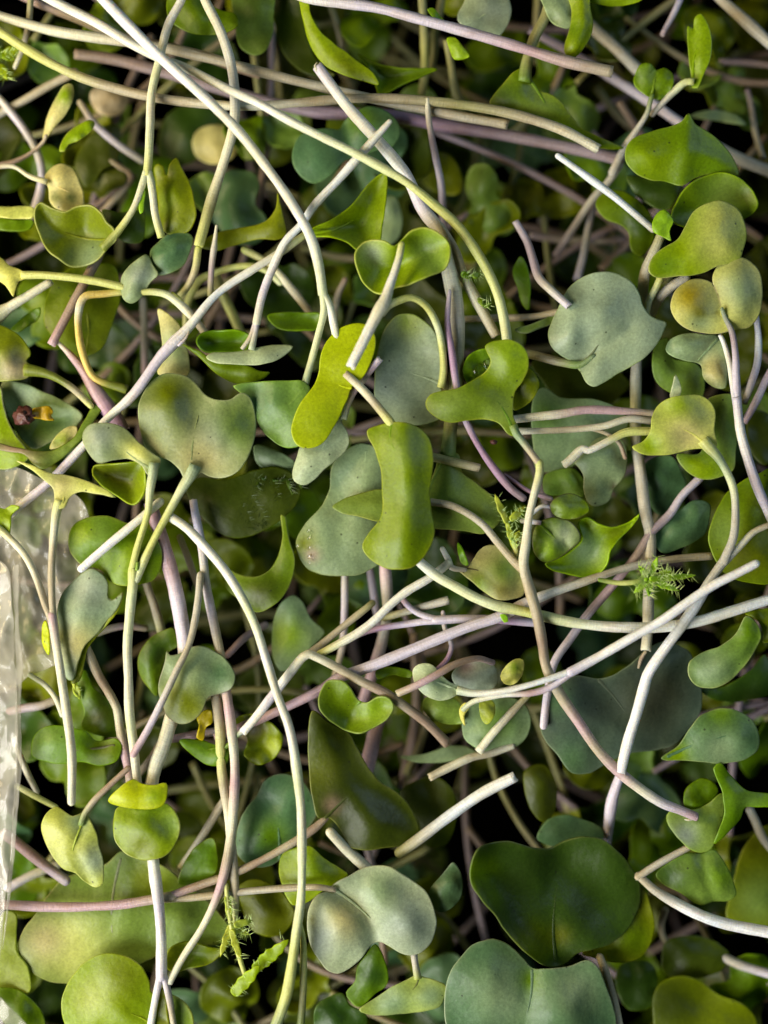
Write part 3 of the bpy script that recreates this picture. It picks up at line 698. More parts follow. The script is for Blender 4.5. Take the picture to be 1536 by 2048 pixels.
leaf(s, '1376,52 1385,58 1388,45 1391,33 1401,27 1414,43 1424,77 1421,117 1407,150 1396,176 1386,176 1381,143 1376,100', -6, 'yg', b=(1388, 165), g=(.4, 0), dome=6, edge=(.34, .44, .10), folds=(([(1389, 50), (1388, 170)], -8, 8),))
tube('petiole', '1388,164,-6 1372,164,-10 1351,180,-18 1324,207,-28 1305,228,-38', (8, 9, 7, 7), 'ygs pgs gstem gstem', s, ends='tr')
s = SP('small heart shaped green leaf on a grey stalk at top right', (1251, 292, -40))
leaf(s, '1271,147 1284,128 1301,127 1312,141 1327,136 1344,147 1348,167 1334,190 1317,200 1301,195 1281,184 1268,167', -12, 'mid', b=(1303, 193), g=(0, -.1), dome=5, folds=(([(1312, 140), (1306, 195)], -5, 8),), spots=((1290, 150, 20, 'ggreen'),))
tube('petiole', '1305,188,-12 1300,205,-16 1294,227,-22 1271,263,-34 1250,294,-48 1225,345,-70', (5, 7, 9, 10), 'mid gstem gstem gstem', s, ends='tr')
ST('grey tan stem sloping behind the small heart shaped leaf', '1110,-20 1150,22 1184,55 1231,96 1278,142', (11, 13, 13), 'gstem tan gstem', z=(-50, -46, -44))
ST('long dusky lavender stem running diagonally at top right', '1060,60 1150,110 1224,156 1297,202 1370,252 1474,316 1560,350', (9, 11, 11, 12, 14), 'dusk dusk lav lav gstem gstem', z=(-56, -54, -52, -54))
ST('thin lavender stem tip hanging from the top right edge', '1366,-15 1351,20 1324,70', (8, 7, 6), 'lav lav dusk', z=(-30, -28, -26))
ST('grey tan stem crossing the top right corner', '1420,-25 1444,0 1491,42 1545,92', (12, 12, 12), 'gstem tan gstem', z=(-40, -36, -30))
ST('thin grey stem near the right edge above the big green leaf', '1495,180 1501,205 1511,267 1526,318', (6, 6.5, 7), 'dusk gstem gstem', z=(-70, -66, -60))
LF('dim narrow leaf edge left of the thin grey stem at right', '1380,232 1410,222 1445,222 1478,235 1492,250 1460,246 1420,240', -60, 'grey', g=(0, .4))
LF('broad glossy green leaf with a peaked top at upper right', '1251,297 1264,280 1301,263 1341,253 1362,243 1377,226 1390,247 1414,263 1447,290 1467,320 1477,350 1424,349 1391,357 1364,371 1334,364 1301,360 1271,347 1254,327', 8, 'mid', b=(1377, 235), reach=.5, g=(0, -.05), dome=14, edge=(.32, .40, .10), folds=(([(1377, 228), (1366, 370)], 8, 20),), spots=((1300, 320, 50, 'yg'),))
LF('green leaf with light upper rim below the broad glossy leaf', '1344,440 1354,400 1377,370 1407,353 1444,345 1474,353 1501,377 1517,407 1507,427 1484,440 1440,462 1380,458', 0, 'mid', g=(0, -.1), dome=-14, rim=8, spots=((1450, 390, 50, 'ggreen'),))
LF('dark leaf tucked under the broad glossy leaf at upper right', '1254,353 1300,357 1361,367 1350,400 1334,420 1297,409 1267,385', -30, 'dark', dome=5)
LF('dark leaf with lit left rim below the blue white stem at upper right', '1191,407 1207,387 1237,380 1277,400 1307,443 1306,483 1284,512 1264,502 1257,467 1241,450 1211,438', -30, 'mid', dome=8, spots=((1270, 450, 40, 'dark'),))
LF('yellow green rounded leaf topmost of the right cluster', '1307,510 1331,493 1357,477 1371,450 1387,423 1414,407 1444,402 1474,417 1488,443 1493,473 1485,503 1477,522 1434,533 1407,546 1357,553 1314,555 1297,542 1299,525', 36, 'yg', g=(0, -.02), dome=12, edge=(.46, .48, .22), spots=((1440, 430, 50, 'ygs'), (1440, 490, 50, 'ygs'), (1330, 530, 30, 'mid')))
LF('tiny fresh green bud leaf at the tip of the blue white stem', '1304,447 1314,427 1327,420 1341,432 1347,443 1338,462 1342,482 1324,473 1307,463', 28, 'fresh', dome=8, folds=(([(1320, 425), (1335, 475)], -6, 8),))
ST('thin blue white stem pointing to the tiny bud leaf at upper right', '1116,312 1174,353 1224,390 1264,423 1306,459', (7, 8, 8, 7), 'gpale gpale gpale gstem', z=(14, 8, 2, -4), ends='rr')
ST('grey green stem dropping from the tiny bud leaf, cut off below', '1325,462 1314,490 1301,520 1291,545 1286,580 1280,640 1273,729 1271,795 1272,879 1281,945 1291,1024 1299,1060 1301,1091 1297,1191 1296,1257 1292,1300', (11, 13, 13, 12, 12, 13, 13, 12.5, 12), 'ostem gstem gstem gstem ostem gstem gstem tan gstem cream', z=(16, 2, -16, -18, -14, -6, 2, 6))
ST('withered brown tip below the cut grey green stem', '1291,1304 1283,1316 1277,1335', (4, 5, 2.5), 'tan brown tan', z=(2, 0, -2), ends='rr')
ST('pale green petiole beside the grey green leaf at right', '1320,558 1312,575 1297,604 1292,630', (8, 7.5, 8), 'ygs pgs pgs', z=(6, 0, -8), ends='rr')
ST('grey petiole joining behind the pale green one at right', '1372,556 1340,575 1315,600 1300,630', (10, 12, 13), 'gstem gstem gstem', z=(0, -10, -20), ends='rr')
ST('lavender grey stem piece pointing up left above the grey leaf', '1031,443 1054,483 1067,522 1078,555 1101,579 1138,613', (8, 9, 10, 9.5, 8.5), 'lav dusk dusk gstem lav', z=(-10, -6, 4, 24, 40))
LF('narrow leaf on edge left of the lavender grey stem piece', '1041,512 1057,542 1061,579 1056,622 1047,612 1034,572 1026,542', -20, 'mid', g=(.3, 0))
for lab, p, r, c, z in (
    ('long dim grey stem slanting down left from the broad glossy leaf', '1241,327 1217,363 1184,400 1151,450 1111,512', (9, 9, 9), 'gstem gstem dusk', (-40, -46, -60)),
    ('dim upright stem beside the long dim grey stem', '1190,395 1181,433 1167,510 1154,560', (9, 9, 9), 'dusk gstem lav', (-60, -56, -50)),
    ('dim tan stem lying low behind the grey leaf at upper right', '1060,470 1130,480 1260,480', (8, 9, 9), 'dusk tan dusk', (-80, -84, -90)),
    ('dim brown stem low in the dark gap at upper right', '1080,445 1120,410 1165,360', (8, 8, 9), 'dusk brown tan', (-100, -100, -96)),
    ('thin tan stem level with the top of the grey leaf', '905,640 980,636 1060,634 1128,622', (7, 8, 8), 'gstem tan tan', (-20, -16, -6)),
    ('cream stem sloping between the long pale stem and the thick one', '880,450 912,505 925,545 955,605 992,672', (9, 11, 12, 11), 'tan tan cream cream tan', (6, 2, -2, -4))):
    ST(lab, p, r, c, z=z)
s = SP('large grey green leaf with a dark crease at right of centre', (1061, 708, -10))
leaf(s, '1131,585 1157,559 1191,545 1224,545 1257,559 1277,585 1287,612 1303,634 1332,645 1327,662 1314,689 1284,719 1241,745 1207,765 1187,774 1171,765 1161,742 1148,728 1124,712 1104,695 1096,669 1104,645 1117,615', 22, (.33, .41, .30), b=(1158, 732), reach=.55, ribcol=(.10, .13, .07), ribr=1.6, g=(.02, .03), dome=16, wave=7, edge=(.34, .42, .18), folds=(([(1145, 600), (1140, 690)], 12, 18), ([(1160, 730), (1260, 655)], -7, 10)))
tube('petiole', '1190,710,22 1161,729,16 1124,724,6 1061,709,-6 1010,700,-20', (4, 10, 11, 10, 9), 'grey ggreen tan ostem tan', s, ends='tr')
LF('thin curled leaf edge touching the large grey leaf', '1030,660 1041,655 1074,645 1100,632 1122,625 1114,640 1080,658 1050,668', -2, 'ggreen', g=(0, .4), edge='pale')
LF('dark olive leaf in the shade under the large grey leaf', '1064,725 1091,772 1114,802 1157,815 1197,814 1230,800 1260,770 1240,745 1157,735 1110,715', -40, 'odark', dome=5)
LF('olive leaf peeking from under the arrow shaped green leaf', '1050,735 1062,740 1078,765 1068,795 1045,815 1028,822 1022,790', 18, 'olive', g=(.2, 0), dome=5)
s = SP('dark green leaf holding a water drop behind the arrow shaped leaf', (950, 760, -10))
leaf(s, '925,742 934,715 952,701 985,697 1000,720 995,755 960,774 935,764', 16, 'mid', dome=-6, rim=4)

s = SP('round yellow leaf and grey leaf on long lavender white stem at right edge', (1540, 1030, 30))
leaf(s, '1441,612 1432,580 1424,566 1401,558 1374,562 1351,582 1341,612 1351,639 1377,659 1411,667 1441,666 1467,660 1497,655 1517,629 1525,585 1517,542 1494,519 1467,514 1441,525 1426,549 1428,575 1440,600', 34, 'ygs', b=(1445, 640), reach=.3, dome=10, edge=(.45, .44, .25), spots=((1480, 580, 50, 'grey'), (1400, 640, 30, 'grey'), (1400, 625, 15, (.09, .12, .02)), (1380, 590, 34, (.36,.32,.04))))
leaf(s, '1331,699 1341,679 1371,667 1407,669 1437,672 1447,699 1454,745 1451,776 1431,776 1407,757 1401,729 1371,722 1344,712', 14, 'grey', b=(1438, 676), dome=7, folds=(([(1438, 676), (1400, 730)], -8, 10),), spots=((1430, 740, 30, 'creaml'),))
tube('petiole', '1443,615,44 1450,635,46 1464,664,46 1471,712,44 1472,750,44 1474,800,42', (4, 7, 8, 9), 'grey dusk lav lav', s, ends='tr')
tube('petiole', '1440,670,24 1446,682,28 1457,719,34 1464,760,38 1472,805,42', (5, 6, 7, 8), 'gpale white white lav', s, ends='tr')
tube('stem', '1473,795,42 1481,862,40 1494,912,38 1514,972,34 1536,1024,30 1560,1075,24', (11, 11, 11, 11.5), 'lav white lav lav cream', s)
ST('thin lavender stem curving along the right edge', '1512,630 1517,679 1514,729 1503,765 1488,808', (6, 8, 8, 7), 'lav gpale lav gstem', z=(10, 8, 0, -10))
ST('pinkish stem entering low from the right edge', '1550,730 1536,752 1511,805 1488,845', (8, 8.5, 8), 'pink lav pink', z=(6, 4, -2))
LF('greyish leaf below the round yellow leaf at right', '1310,690 1335,675 1345,715 1395,730 1410,765 1400,800 1350,790 1310,760', -14, 'ggreen', dome=6)
LF('small pale spear shaped leaf tip above the yellow green leaf at right', '1341,796 1344,772 1351,750 1358,762 1363,785 1355,797', 26, 'pale', g=(.2, 0))

s = SP('yellow green leaf at right on a white stem kinked downward', (1243, 1545, 40))
leaf(s, '1264,895 1287,882 1301,859 1304,832 1317,809 1344,794 1377,790 1404,792 1424,809 1431,829 1429,862 1434,890 1422,905 1406,898 1384,899 1341,909 1301,911 1277,905', 44, 'ygs', b=(1415, 893), reach=.5, g=(.02, -.02), dome=10, edge=(.42, .48, .12), spots=((1360, 820, 40, 'yg'), (1370, 870, 40, 'creaml'), (1300, 890, 30, 'yg')))
tube('petiole', '1405,880,48 1416,893,50 1434,912,54 1454,945,58 1467,979,62 1471,1024,64 1467,1074,64 1447,1124,64', (14, 9, 9, 9.5, 10), 'ygs grey pgs gstem gstem gstem', s, ends='tr')
tube('petiole', '1540,1049,54 1507,1064,56 1481,1091,58 1450,1124,60', (7, 7.5, 8), 'tan cream gstem', s, ends='rr')
tube('stem', '1452,1115,63 1421,1160,62 1397,1201,60 1364,1251,58 1334,1291,54 1300,1340,52 1294,1352,52 1287,1377,52 1274,1424,50 1254,1491,48 1241,1545,46', (11, 11, 12, 12, 12, 12.5, 12, 12, 11.5), 'gstem gstem gpale gstem snow snow snow snow snow snow', s)
LF('grey green leaf behind the kinked white stem at right', '1415,800 1424,793 1451,788 1475,795 1484,812 1476,860 1471,900 1467,939 1441,955 1407,959 1377,946 1357,924 1354,909 1400,905', 8, 'ggreen', dome=7, edge=(.36, .42, .16), spots=((1400, 940, 40, 'yg'),))
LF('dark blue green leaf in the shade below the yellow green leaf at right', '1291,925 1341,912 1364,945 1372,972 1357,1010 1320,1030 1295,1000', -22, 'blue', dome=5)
LF('blue green leaf left of the right edge leaf, lying flat', '1300,1065 1324,1050 1357,1022 1390,1000 1420,1010 1419,1035 1411,1064 1384,1086 1357,1098 1324,1106', -10, 'blue', g=(0, .1), dome=8)
LF('large green leaf cut off by the right edge beside the forked petiole', '1421,1100 1417,1074 1424,1041 1440,1005 1465,975 1510,950 1560,935 1560,1160 1500,1166 1457,1152 1434,1126', 12, 'mid', g=(-.05, .05), dome=12, spots=((1500, 1110, 60, 'olive'), (1440, 1060, 40, 'ggreen')))
LF('dark green leaf seen through the gap at the right edge', '1500,820 1540,830 1560,900 1530,930 1500,900', -30, 'odark')

for lab, p, r, c, z, e in (
    ('pinkish stem lying level across the grey leaves at right', '1018,840 1074,833 1120,828 1170,820 1257,823 1306,827', (9, 10, 10, 8), 'cream cream pink pink tan', (20, 22, 18, 6), 'rr'),
    ('thin cream stem just below the level pinkish stem', '1030,863 1124,860 1207,852 1257,838 1300,842', (8, 7.5, 8, 8), 'cream tan cream gstem', (14, 16, 18, 8), 'rr'),
    ('thin tan stem curling down at the end of the thin cream stem', '1180,858 1210,866 1238,886 1250,915', (4, 5, 5), 'tan tan brown', (14, 10, 4), 'rr'),
    ('short yellowish stem with a glassy knotted joint', '1300,862 1251,865 1217,882 1176,901 1171,899 1165,898 1141,919 1127,930', (10, 10, 10, 9, 8, 10, 9), 'ygs ygs ygs cream white cream cream', (20, 22, 24, 22, 18), 'rc'),
    ('dull yellow stem stub right of the folded centre leaf', '855,912 880,917 912,925 959,936', (10, 10.5, 9.5), 'ostem ostem tan', (16, 18, 20), 'rc'),
    ('thin pink purple stalk curving below the slender purple stem', '1010,950 1024,960 1057,982 1101,998', (4, 5, 6), 'purple purple dusk', (0, 4, 8), 'rr')):
    ST(lab, p, r, c, z=z, ends=e)
LF('grey green leaf behind the level stems at right', '1067,795 1085,775 1124,795 1191,799 1230,815 1256,845 1230,880 1167,905 1151,930 1107,943 1074,939 1066,895', -18, 'grey', dome=8, spots=((1090, 830, 40, 'ggreen'),))
LF('grey green wavy leaf with a torn brown spot at right of centre', '1150,925 1168,905 1191,880 1224,871 1247,882 1255,912 1251,945 1236,968 1228,976 1217,1002 1191,1013 1174,1002 1167,972 1166,952 1157,935', -6, 'grey', dome=8, edge=(.34, .38, .2), spots=((1226, 972, 7, (.05, .03, .02)),))
LF('small grey leaf tucked beside the wavy leaf at right of centre', '1088,953 1121,939 1151,939 1168,962 1169,992 1130,990 1091,986', -16, 'ggreen', dome=6)
s = SP('small green leaf pair with dark purple margins at right of centre', (1050, 1050, 10))
leaf(s, '1085,1040 1117,1035 1141,1044 1157,1061 1160,1081 1141,1098 1121,1114 1091,1125 1071,1111 1064,1087 1067,1061', 40, 'mid', b=(1078, 1050), g=(.05, .05), dome=8, edge=(.10, .05, .06), folds=(([(1080, 1045), (1135, 1095)], -5, 7),), spots=((1130, 1070, 24, 'pale'), (1090, 1100, 20, 'fresh')))
leaf(s, '1100,1008 1117,992 1147,988 1171,1002 1178,1022 1157,1036 1124,1037 1104,1026', 44, 'mid', dome=9, edge=(.10, .05, .06), spots=((1130, 1005, 24, 'ggreen'),))
tube('petiole', '1082,1046,40 1066,1044,36 1045,1042,28', (5, 6, 6), 'pink gpale gstem', s, ends='tr')
tube('petiole', '1104,1015,42 1085,1012,38 1060,1030,28', (4, 5, 5), 'lav gpale gstem', s, ends='tr')
LF('cupped yellow green leaf with a pointed wing under the purple edged pair', '1091,1128 1120,1115 1147,1098 1164,1078 1157,1044 1174,1034 1197,1047 1224,1054 1257,1044 1283,1025 1267,1050 1237,1081 1221,1104 1213,1131 1197,1149 1167,1155 1131,1148 1101,1138', 16, 'yg', dome=-12, rim=7, g=(.03, 0), spots=((1170, 1100, 34, 'grey'), (1230, 1060, 30, 'olive')))

# ================================================================== middle
LF('large grey green leaf with tiny water beads below the centre yellow leaf', '712,888 685,905 664,929 659,979 641,1015 609,1050 592,1081 595,1107 612,1134 645,1149 685,1152 719,1149 745,1136 775,1110 790,1070 785,980 765,905 742,890', -8, 'grey', b=(735, 893), reach=.6, g=(-.02, 0), dome=10, wave=6, edge=(.34, .40, .18), spots=((610, 1090, 26, 'olive'), (625, 1110, 14, 'brown')))
ST('tan petiole crossing under the folded centre leaf to the kinked stem', '860,1004 905,1012 962,1046 995,1084 1024,1118 1046,1140', (9, 8, 8.5, 10), 'tan tan gstem tan tan', z=(38, 40, 44, 50, 58), ends='rr')
LF('light olive leaf with a dark crease right of the folded centre leaf', '900,1128 929,1141 945,1120 972,1090 1005,1095 1030,1128 1048,1164 1046,1191 1024,1198 995,1199 962,1178 940,1160', 14, 'creaml', b=(905, 1133), dome=7, ribcol=(.12, .11, .05), ribr=1.4, spots=((960, 1170, 30, 'yg'), (1010, 1140, 40, 'ggreen')))
ST('thin grey petiole meeting the light olive leaf', '885,1098 897,1120 903,1135 930,1140', (6, 7, 5), 'white gstem gstem', z=(20, 18, 20), ends='rr')
LF('small pointed green blade standing above the light olive leaf', '915,1085 922,1092 932,1112 938,1130 925,1128 917,1108', 22, 'fresh', g=(.4, 0))
s = SP('long yellow green to white stem bowing to the right edge below centre', (835, 1120, 50))
tube('stem', '830,1116,52 872,1151,52 912,1174,52 955,1197,52 995,1212,50 1030,1219,46 1074,1229,44 1124,1241,46 1191,1251,48 1257,1255,48 1324,1254,46 1391,1244,44 1457,1224,42 1545,1197,40', (11, 12, 12, 12, 12, 12.5, 12), 'white pgs pgs ygs pgs white white white white gpale', s)
leaf(s, '1000,1228 1010,1228 1016,1244 1008,1246', 44, 'fresh', wave=0, thick=4, name='bract')
s = SP('bright pinkish white stem slanting over the others with two small leaves', (1511, 1128, 90))
tube('stem', '1511,1128,92 1474,1147,92 1424,1172,90 1374,1206,88 1324,1241,86 1257,1279,82 1191,1317,78 1141,1344,76', (9, 10, 10.5, 10.5, 10.5, 11), 'snow snow snow snow snow snow lav', s, ends='rr')
tube('petiole', '1145,1341,76 1091,1360,74 1030,1377,70 995,1384,66 945,1386,58 915,1380,48', (7, 7, 7, 7, 10), 'white gpale white white pale', s, ends='rt')
tube('petiole', '1148,1342,74 1097,1376,68 1057,1387,66 1010,1389,62 979,1394,58 945,1404,50 925,1420,40', (7, 7.5, 7, 7, 6), 'lav lav pink white cream pale', s, ends='rt')
leaf(s, '827,1337 845,1326 865,1331 878,1344 895,1361 925,1379 908,1394 879,1401 852,1391 832,1371', 40, 'pale', b=(918, 1383), g=(.05, 0), dome=8, spots=((885, 1365, 20, 'grey'),))
leaf(s, '930,1405 918,1420 922,1440 930,1452 928,1432 940,1412', 36, 'ygs', g=(.3, 0))
LF('purple grey round leaf behind the small pale leaf', '903,1351 912,1334 942,1314 972,1320 995,1344 990,1374 950,1386 919,1378', 2, 'pgrey', dome=6, spots=((930, 1330, 20, 'dusk'),))
LF('grey leaf below the small pale leaf, half in shade', '845,1414 850,1396 912,1400 928,1444 895,1447 862,1437', -8, 'ggreen', dome=5)
LF('scarred grey green leaf under the forked pinkish stem', '927,1425 955,1404 995,1396 1030,1398 1058,1420 1057,1467 1034,1491 995,1505 955,1497 932,1481 924,1450', -14, 'grey', dome=7, spots=((960, 1480, 10, 'dark'), (1000, 1440, 40, 'ggreen')))
LF('small oval yellow green leaf below the forked petioles', '960,1405 978,1396 990,1410 987,1435 974,1448 962,1435', 16, 'lime', dome=6)
LF('oval pale green leaf standing above the forked petioles', '1001,1352 1012,1332 1030,1318 1046,1320 1046,1346 1028,1368 1008,1366', 20, 'ygs', dome=7, spots=((1030, 1335, 15, 'mid'),))
s = SP('long lavender stem rising from lower left to the right under the green stem', (440, 1472, -10))
tube('stem', '430,1474,-14 480,1455,-10 522,1437,-6 579,1411,0 645,1377,6 675,1357,10 745,1331,16 812,1304,20 879,1277,24 945,1251,28 995,1235,30 1051,1207,30 1107,1184,26 1157,1167,22 1224,1144,18 1291,1127,14 1357,1117,10 1424,1112,4', (10, 10, 11, 12, 13, 13, 12.5, 12, 10, 9, 9, 9), 'pink pink pink pink lav lav lav lav lav white tan gstem tan tan', s)
s = SP('forked purple lavender stem near the dark gap at centre', (1067, 1245, 0))
tube('stem', '870,1240,8 929,1238,8 979,1238,4 1024,1242,0 1075,1246,-8', (10, 9.5, 9, 9), 'lav lav purple lav', s, ends='rr')
tube('petiole', '880,1240,8 850,1232,8 832,1224,6 812,1207,2 800,1190,-6', (8, 7.5, 7), 'lav lav purple', s, ends='rr')
tube('petiole', '884,1242,8 850,1243,6 812,1248,2 752,1258,-6 700,1276,-14', (8, 8, 7, 6), 'lav lav purple dusk', s, ends='rr')
ST('lavender brown diagonal stem ending in a cut tip at right of centre', '1400,956 1364,992 1341,1027 1301,1067 1271,1114 1214,1184 1174,1231 1141,1277 1108,1326 1095,1384 1087,1452', (9, 9, 9.5, 10, 9.5, 9, 8.5), 'lav lav dusk brown pink dusk lav lav lav lav', z=(-10, -4, 0, 0, 6, 14, 22), ends='rr')
ST('white stem rising right from the bent stem joint at centre', '896,1127 862,1154 812,1184 779,1211 752,1238 719,1264 679,1287 640,1308', (9, 10, 10, 10, 9), 'cream white white white white cream ygs', z=(24, 28, 32, 34, 36, 30), ends='rr')
ST('tan stem running just above the white one into the joint', '745,1206 739,1211 685,1254 640,1291 612,1312', (8, 8.5, 8.5), 'ostem tan tan tan', z=(2, 10, 16, 18), ends='rr')
s = SP('stem bent at a sharp joint, white below left and brown to lower right', (612, 1309, 44))
tube('stem', '487,1463,28 512,1434,32 545,1391,36 579,1347,40 606,1314,46 616,1308,46 632,1314,44 672,1334,38 719,1361,34 772,1387,28 812,1414,18 855,1447,4 895,1488,-14', (10, 11, 11.5, 11, 10, 10, 11, 11.5, 11.5, 11, 11), 'white white lav white cream cream tan tan brown tan brown brown brown', s)
tube('petiole', '490,1458,28 478,1468,24 460,1487,16 445,1498,12', (8, 5, 5, 6), 'lav ggreen mid mid', s, ends='rt')
leaf(s, '360,1481 400,1480 433,1490 460,1492 458,1510 453,1526 425,1532 390,1515', 8, 'mid', b=(455, 1494), g=(0, .15), dome=6)
for lab, p, r, c, z, e in (
    ('upright grey lavender stem in the dark gap below centre', '690,1140 689,1224 685,1291 672,1344 660,1400', (8, 8.5, 8, 9), 'gstem lav tan brown', (-20, -24, -30, -50), 'rr'),
    ('dim purple grey stem right of the upright one in the dark gap', '738,1130 745,1170 752,1215 760,1260', (9, 9, 8), 'dusk lav dusk', (-34, -44, -60), 'rr'),
    ('pinkish broad stem descending through the dark gap below centre', '770,1130 774,1180 775,1224 765,1277 752,1324 732,1384 715,1440', (13, 13, 13, 14, 12), 'pink gstem gstem pink pink dusk', (-14, -18, -30, -50), 'rr'),
    ('thick glistening pink stem behind the dark olive leaf', '765,1420 752,1457 741,1505 730,1545', (14, 17, 18), 'pink pink pink', (-40, -30, -30), 'rr'),
    ('dim brown upright stem below the lavender stem', '828,1268 832,1357 830,1457 815,1540', (9, 11, 11), 'brown brown dusk', (-50, -60, -80), 'cr'),
    ('grey stem stub with an open cut end at centre right', '770,1236 785,1231 845,1214 897,1200', (8, 9, 9.5), 'ostem gstem gstem', (-14, -8, 4), 'rc'),
    ('thin purple stalk bending beside the scarred grey leaf', '886,1225 889,1254 903,1291 895,1317 868,1346', (5, 6, 6, 6), 'lav gstem purple purple', (0, 6, 14, 24), 'rr'),
    ('reddish stem with a split cut end over the small pale leaf', '795,1387 832,1371 872,1350 912,1328 955,1317 985,1325', (8, 8.5, 8, 7), 'tan pink brown brown dusk', (52, 66, 66, 44, 8), 'cr'),
    ('tan stem with cut end lying low left of the big dark leaf', '1062,1384 1024,1424 985,1468 957,1504', (7, 9, 9.5, 9.5), 'ostem tan cream cream', (6, 2, 0, -2), 'rc'),
    ('glossy tan stem cut at an angle in the lower centre', '1024,1492 979,1507 945,1514 895,1536 859,1555', (8, 9, 10, 10), 'cream tan cream tan', (-16, -14, -10, -8), 'rc')):
    ST(lab, p, r, c, z=z, ends=e)
LF('green V folded leaf with bright lower edge at lower centre', '645,1374 659,1361 685,1362 702,1377 719,1401 732,1405 755,1394 779,1397 788,1414 775,1437 745,1457 715,1467 685,1457 655,1437 639,1417 638,1394', 40, 'mid', b=(720, 1404), reach=.3, g=(-.02, 0), dome=-8, rim=6, folds=(([(718, 1400), (690, 1460)], -16, 20),), edge=(.34, .46, .16), spots=((750, 1425, 30, 'fresh'),))
LF('slim green leaf edge behind the lavender stem below centre', '752,1340 790,1334 826,1346 822,1356 785,1350 755,1358', -2, 'mid', g=(0, .3))
LF('dull yellow green leaf behind the white stem left of the dark gap', '555,1217 585,1190 605,1204 622,1237 648,1264 625,1291 595,1324 562,1341 545,1307 545,1257', -30, 'grey', dome=7, spots=((570, 1270, 40, 'yg'),))
LF('dark green leaf with a curled up rim left of the beaded leaf', '562,1030 570,1033 577,1074 590,1117 578,1174 547,1211 512,1224 480,1200 452,1176 458,1140 480,1150 512,1153 535,1143 554,1117 565,1074', -6, 'mid', g=(.1, .1), dome=6, edge=(.34, .42, .12), spots=((520, 1190, 40, 'odark'),))
LF('olive brown leaf under the right grey leaf of the pair', '372,975 400,955 450,960 510,940 560,935 600,965 592,1010 530,1060 460,1075 405,1035', -16, 'odark', dome=6)
LF('dark grey leaf in shade right of the pair of grey leaves', '510,890 560,905 590,925 580,945 540,940 512,925', -20, 'grey', dome=5)

# ================================================================== left middle
s = SP('forked tan stem at left with a winged leaf, cut at the bottom', (143, 1604, 50))
tube('petiole', '-10,1050,44 20,1077,48 50,1111,52 73,1157,54 90,1207,54 102,1238,54', (10, 7.5, 8, 8, 8.5), 'ygs cream cream tan tan', s, ends='tr')
tube('petiole', '120,1000,52 113,1024,54 107,1074,56 103,1141,56 104,1190,55 106,1236,54', (12, 9, 8, 8, 9), 'ygs cream tan tan tan', s, ends='tr')
tube('stem', '104,1230,54 110,1274,54 123,1357,54 133,1424,54 143,1507,54 143,1604,54', (11, 9.5, 10, 10.5, 10, 9), 'pink cream cream cream cream cream', s, ends='rr')
leaf(s, '33,922 60,929 100,945 143,952 180,965 217,982 231,995 200,989 160,984 140,994 128,1016 112,1016 107,981 90,961 67,942', 52, 'ygs', b=(120, 1012), g=(0, .2), dome=5, reach=.3, edge=(.55, .55, .3), spots=((120, 970, 30, 'creaml'),))
leaf(s, '-20,1010 10,1018 22,1010 40,1014 24,1028 22,1050 16,1078 4,1070 -20,1062', 44, 'yg', g=(.1, 0))
leaf(s, '92,1240 98,1262 100,1290 98,1310 90,1298 84,1272 86,1250', 44, 'bright', g=(.3, 0), name='bract')
ST('short bright white stem lying over the kidney shaped leaf at left', '163,1137 220,1088 282,1036 320,1004', (9, 10, 10, 10), 'snow snow white cream', z=(66, 60, 52, 40), ends='rr')
LF('kidney shaped green leaf under the short white stem at left', '137,1074 147,1051 173,1036 207,1031 233,1037 257,1047 290,1051 310,1074 324,1101 323,1131 310,1157 290,1167 267,1171 240,1171 220,1161 207,1144 183,1134 160,1127 143,1107', 30, 'mid', g=(0, .03), dome=12, edge=(.38, .42, .12), spots=((190, 1070, 40, 'ggreen'), (270, 1130, 50, 'yg'), (160, 1060, 24, 'yg')))
LF('fuzzy grey leaf with rolled dark edge at left', '180,1137 203,1147 217,1167 216,1196 225,1200 247,1184 237,1214 213,1244 190,1271 170,1291 157,1324 145,1362 130,1354 123,1317 118,1257 115,1224 123,1191 147,1161', 34, 'grey', g=(.05, 0), dome=8, edge=(.16, .18, .05), spots=((180, 1180, 50, 'pgrey'), (150, 1290, 40, 'creaml')))
LF('dark rolled lower edge of the fuzzy grey leaf at left', '247,1190 238,1218 214,1250 192,1275 176,1296 168,1330 157,1364 143,1368 150,1345 160,1315 172,1288 192,1266 214,1240', 28, 'olive', g=(.2, .1))
s = SP('thick pink stem, lavender below, tapering to a white lower stem at left', (302, 2048, 20))
tube('stem', '300,1005,10 309,1034,14 323,1074,16 337,1124,18 350,1174,18 363,1241,16 370,1290,14 366,1360,14 345,1430,16 327,1491,18 310,1536,22 303,1570,26 301,1640,30 307,1723,34 317,1803,36 322,1869,36 323,1958,34', (14, 15, 17, 17, 17.5, 17, 17, 17, 17, 16, 14, 13, 13, 12, 11.5, 13), 'purple pink pink lav lav white cream cream cream tan cream white lav white lav', s)
tube('petiole', '320,1952,34 313,1985,32 302,2048,26 296,2090,20', (9, 8, 9), 'lav white white', s, ends='rr')
tube('petiole', '328,1952,33 337,1988,30 347,2048,22 352,2090,16', (8, 7, 8), 'lav tan cream', s, ends='rr')
leaf(s, '318,1990 324,1975 331,1990 336,2030 338,2060 318,2060', 22, 'olive', name='bract')
s = SP('long lavender tan stem running down left of centre to the bottom leaf pair', (340, 1963, 20))
tube('stem', '386,1000,2 390,1024,4 403,1091,8 413,1174,12 430,1257,16 441,1310,18 453,1384,20 463,1457,22 470,1536,24 467,1619,26 460,1686,26 449,1745,26 430,1803,26 400,1863,26 367,1913,28 338,1966,30', (10, 10, 10, 11, 11, 11, 11, 11, 11.5, 11, 8, 8, 8), 'lav lav gstem lav tan tan pink cream pink cream tan pink cream cream cream', s)
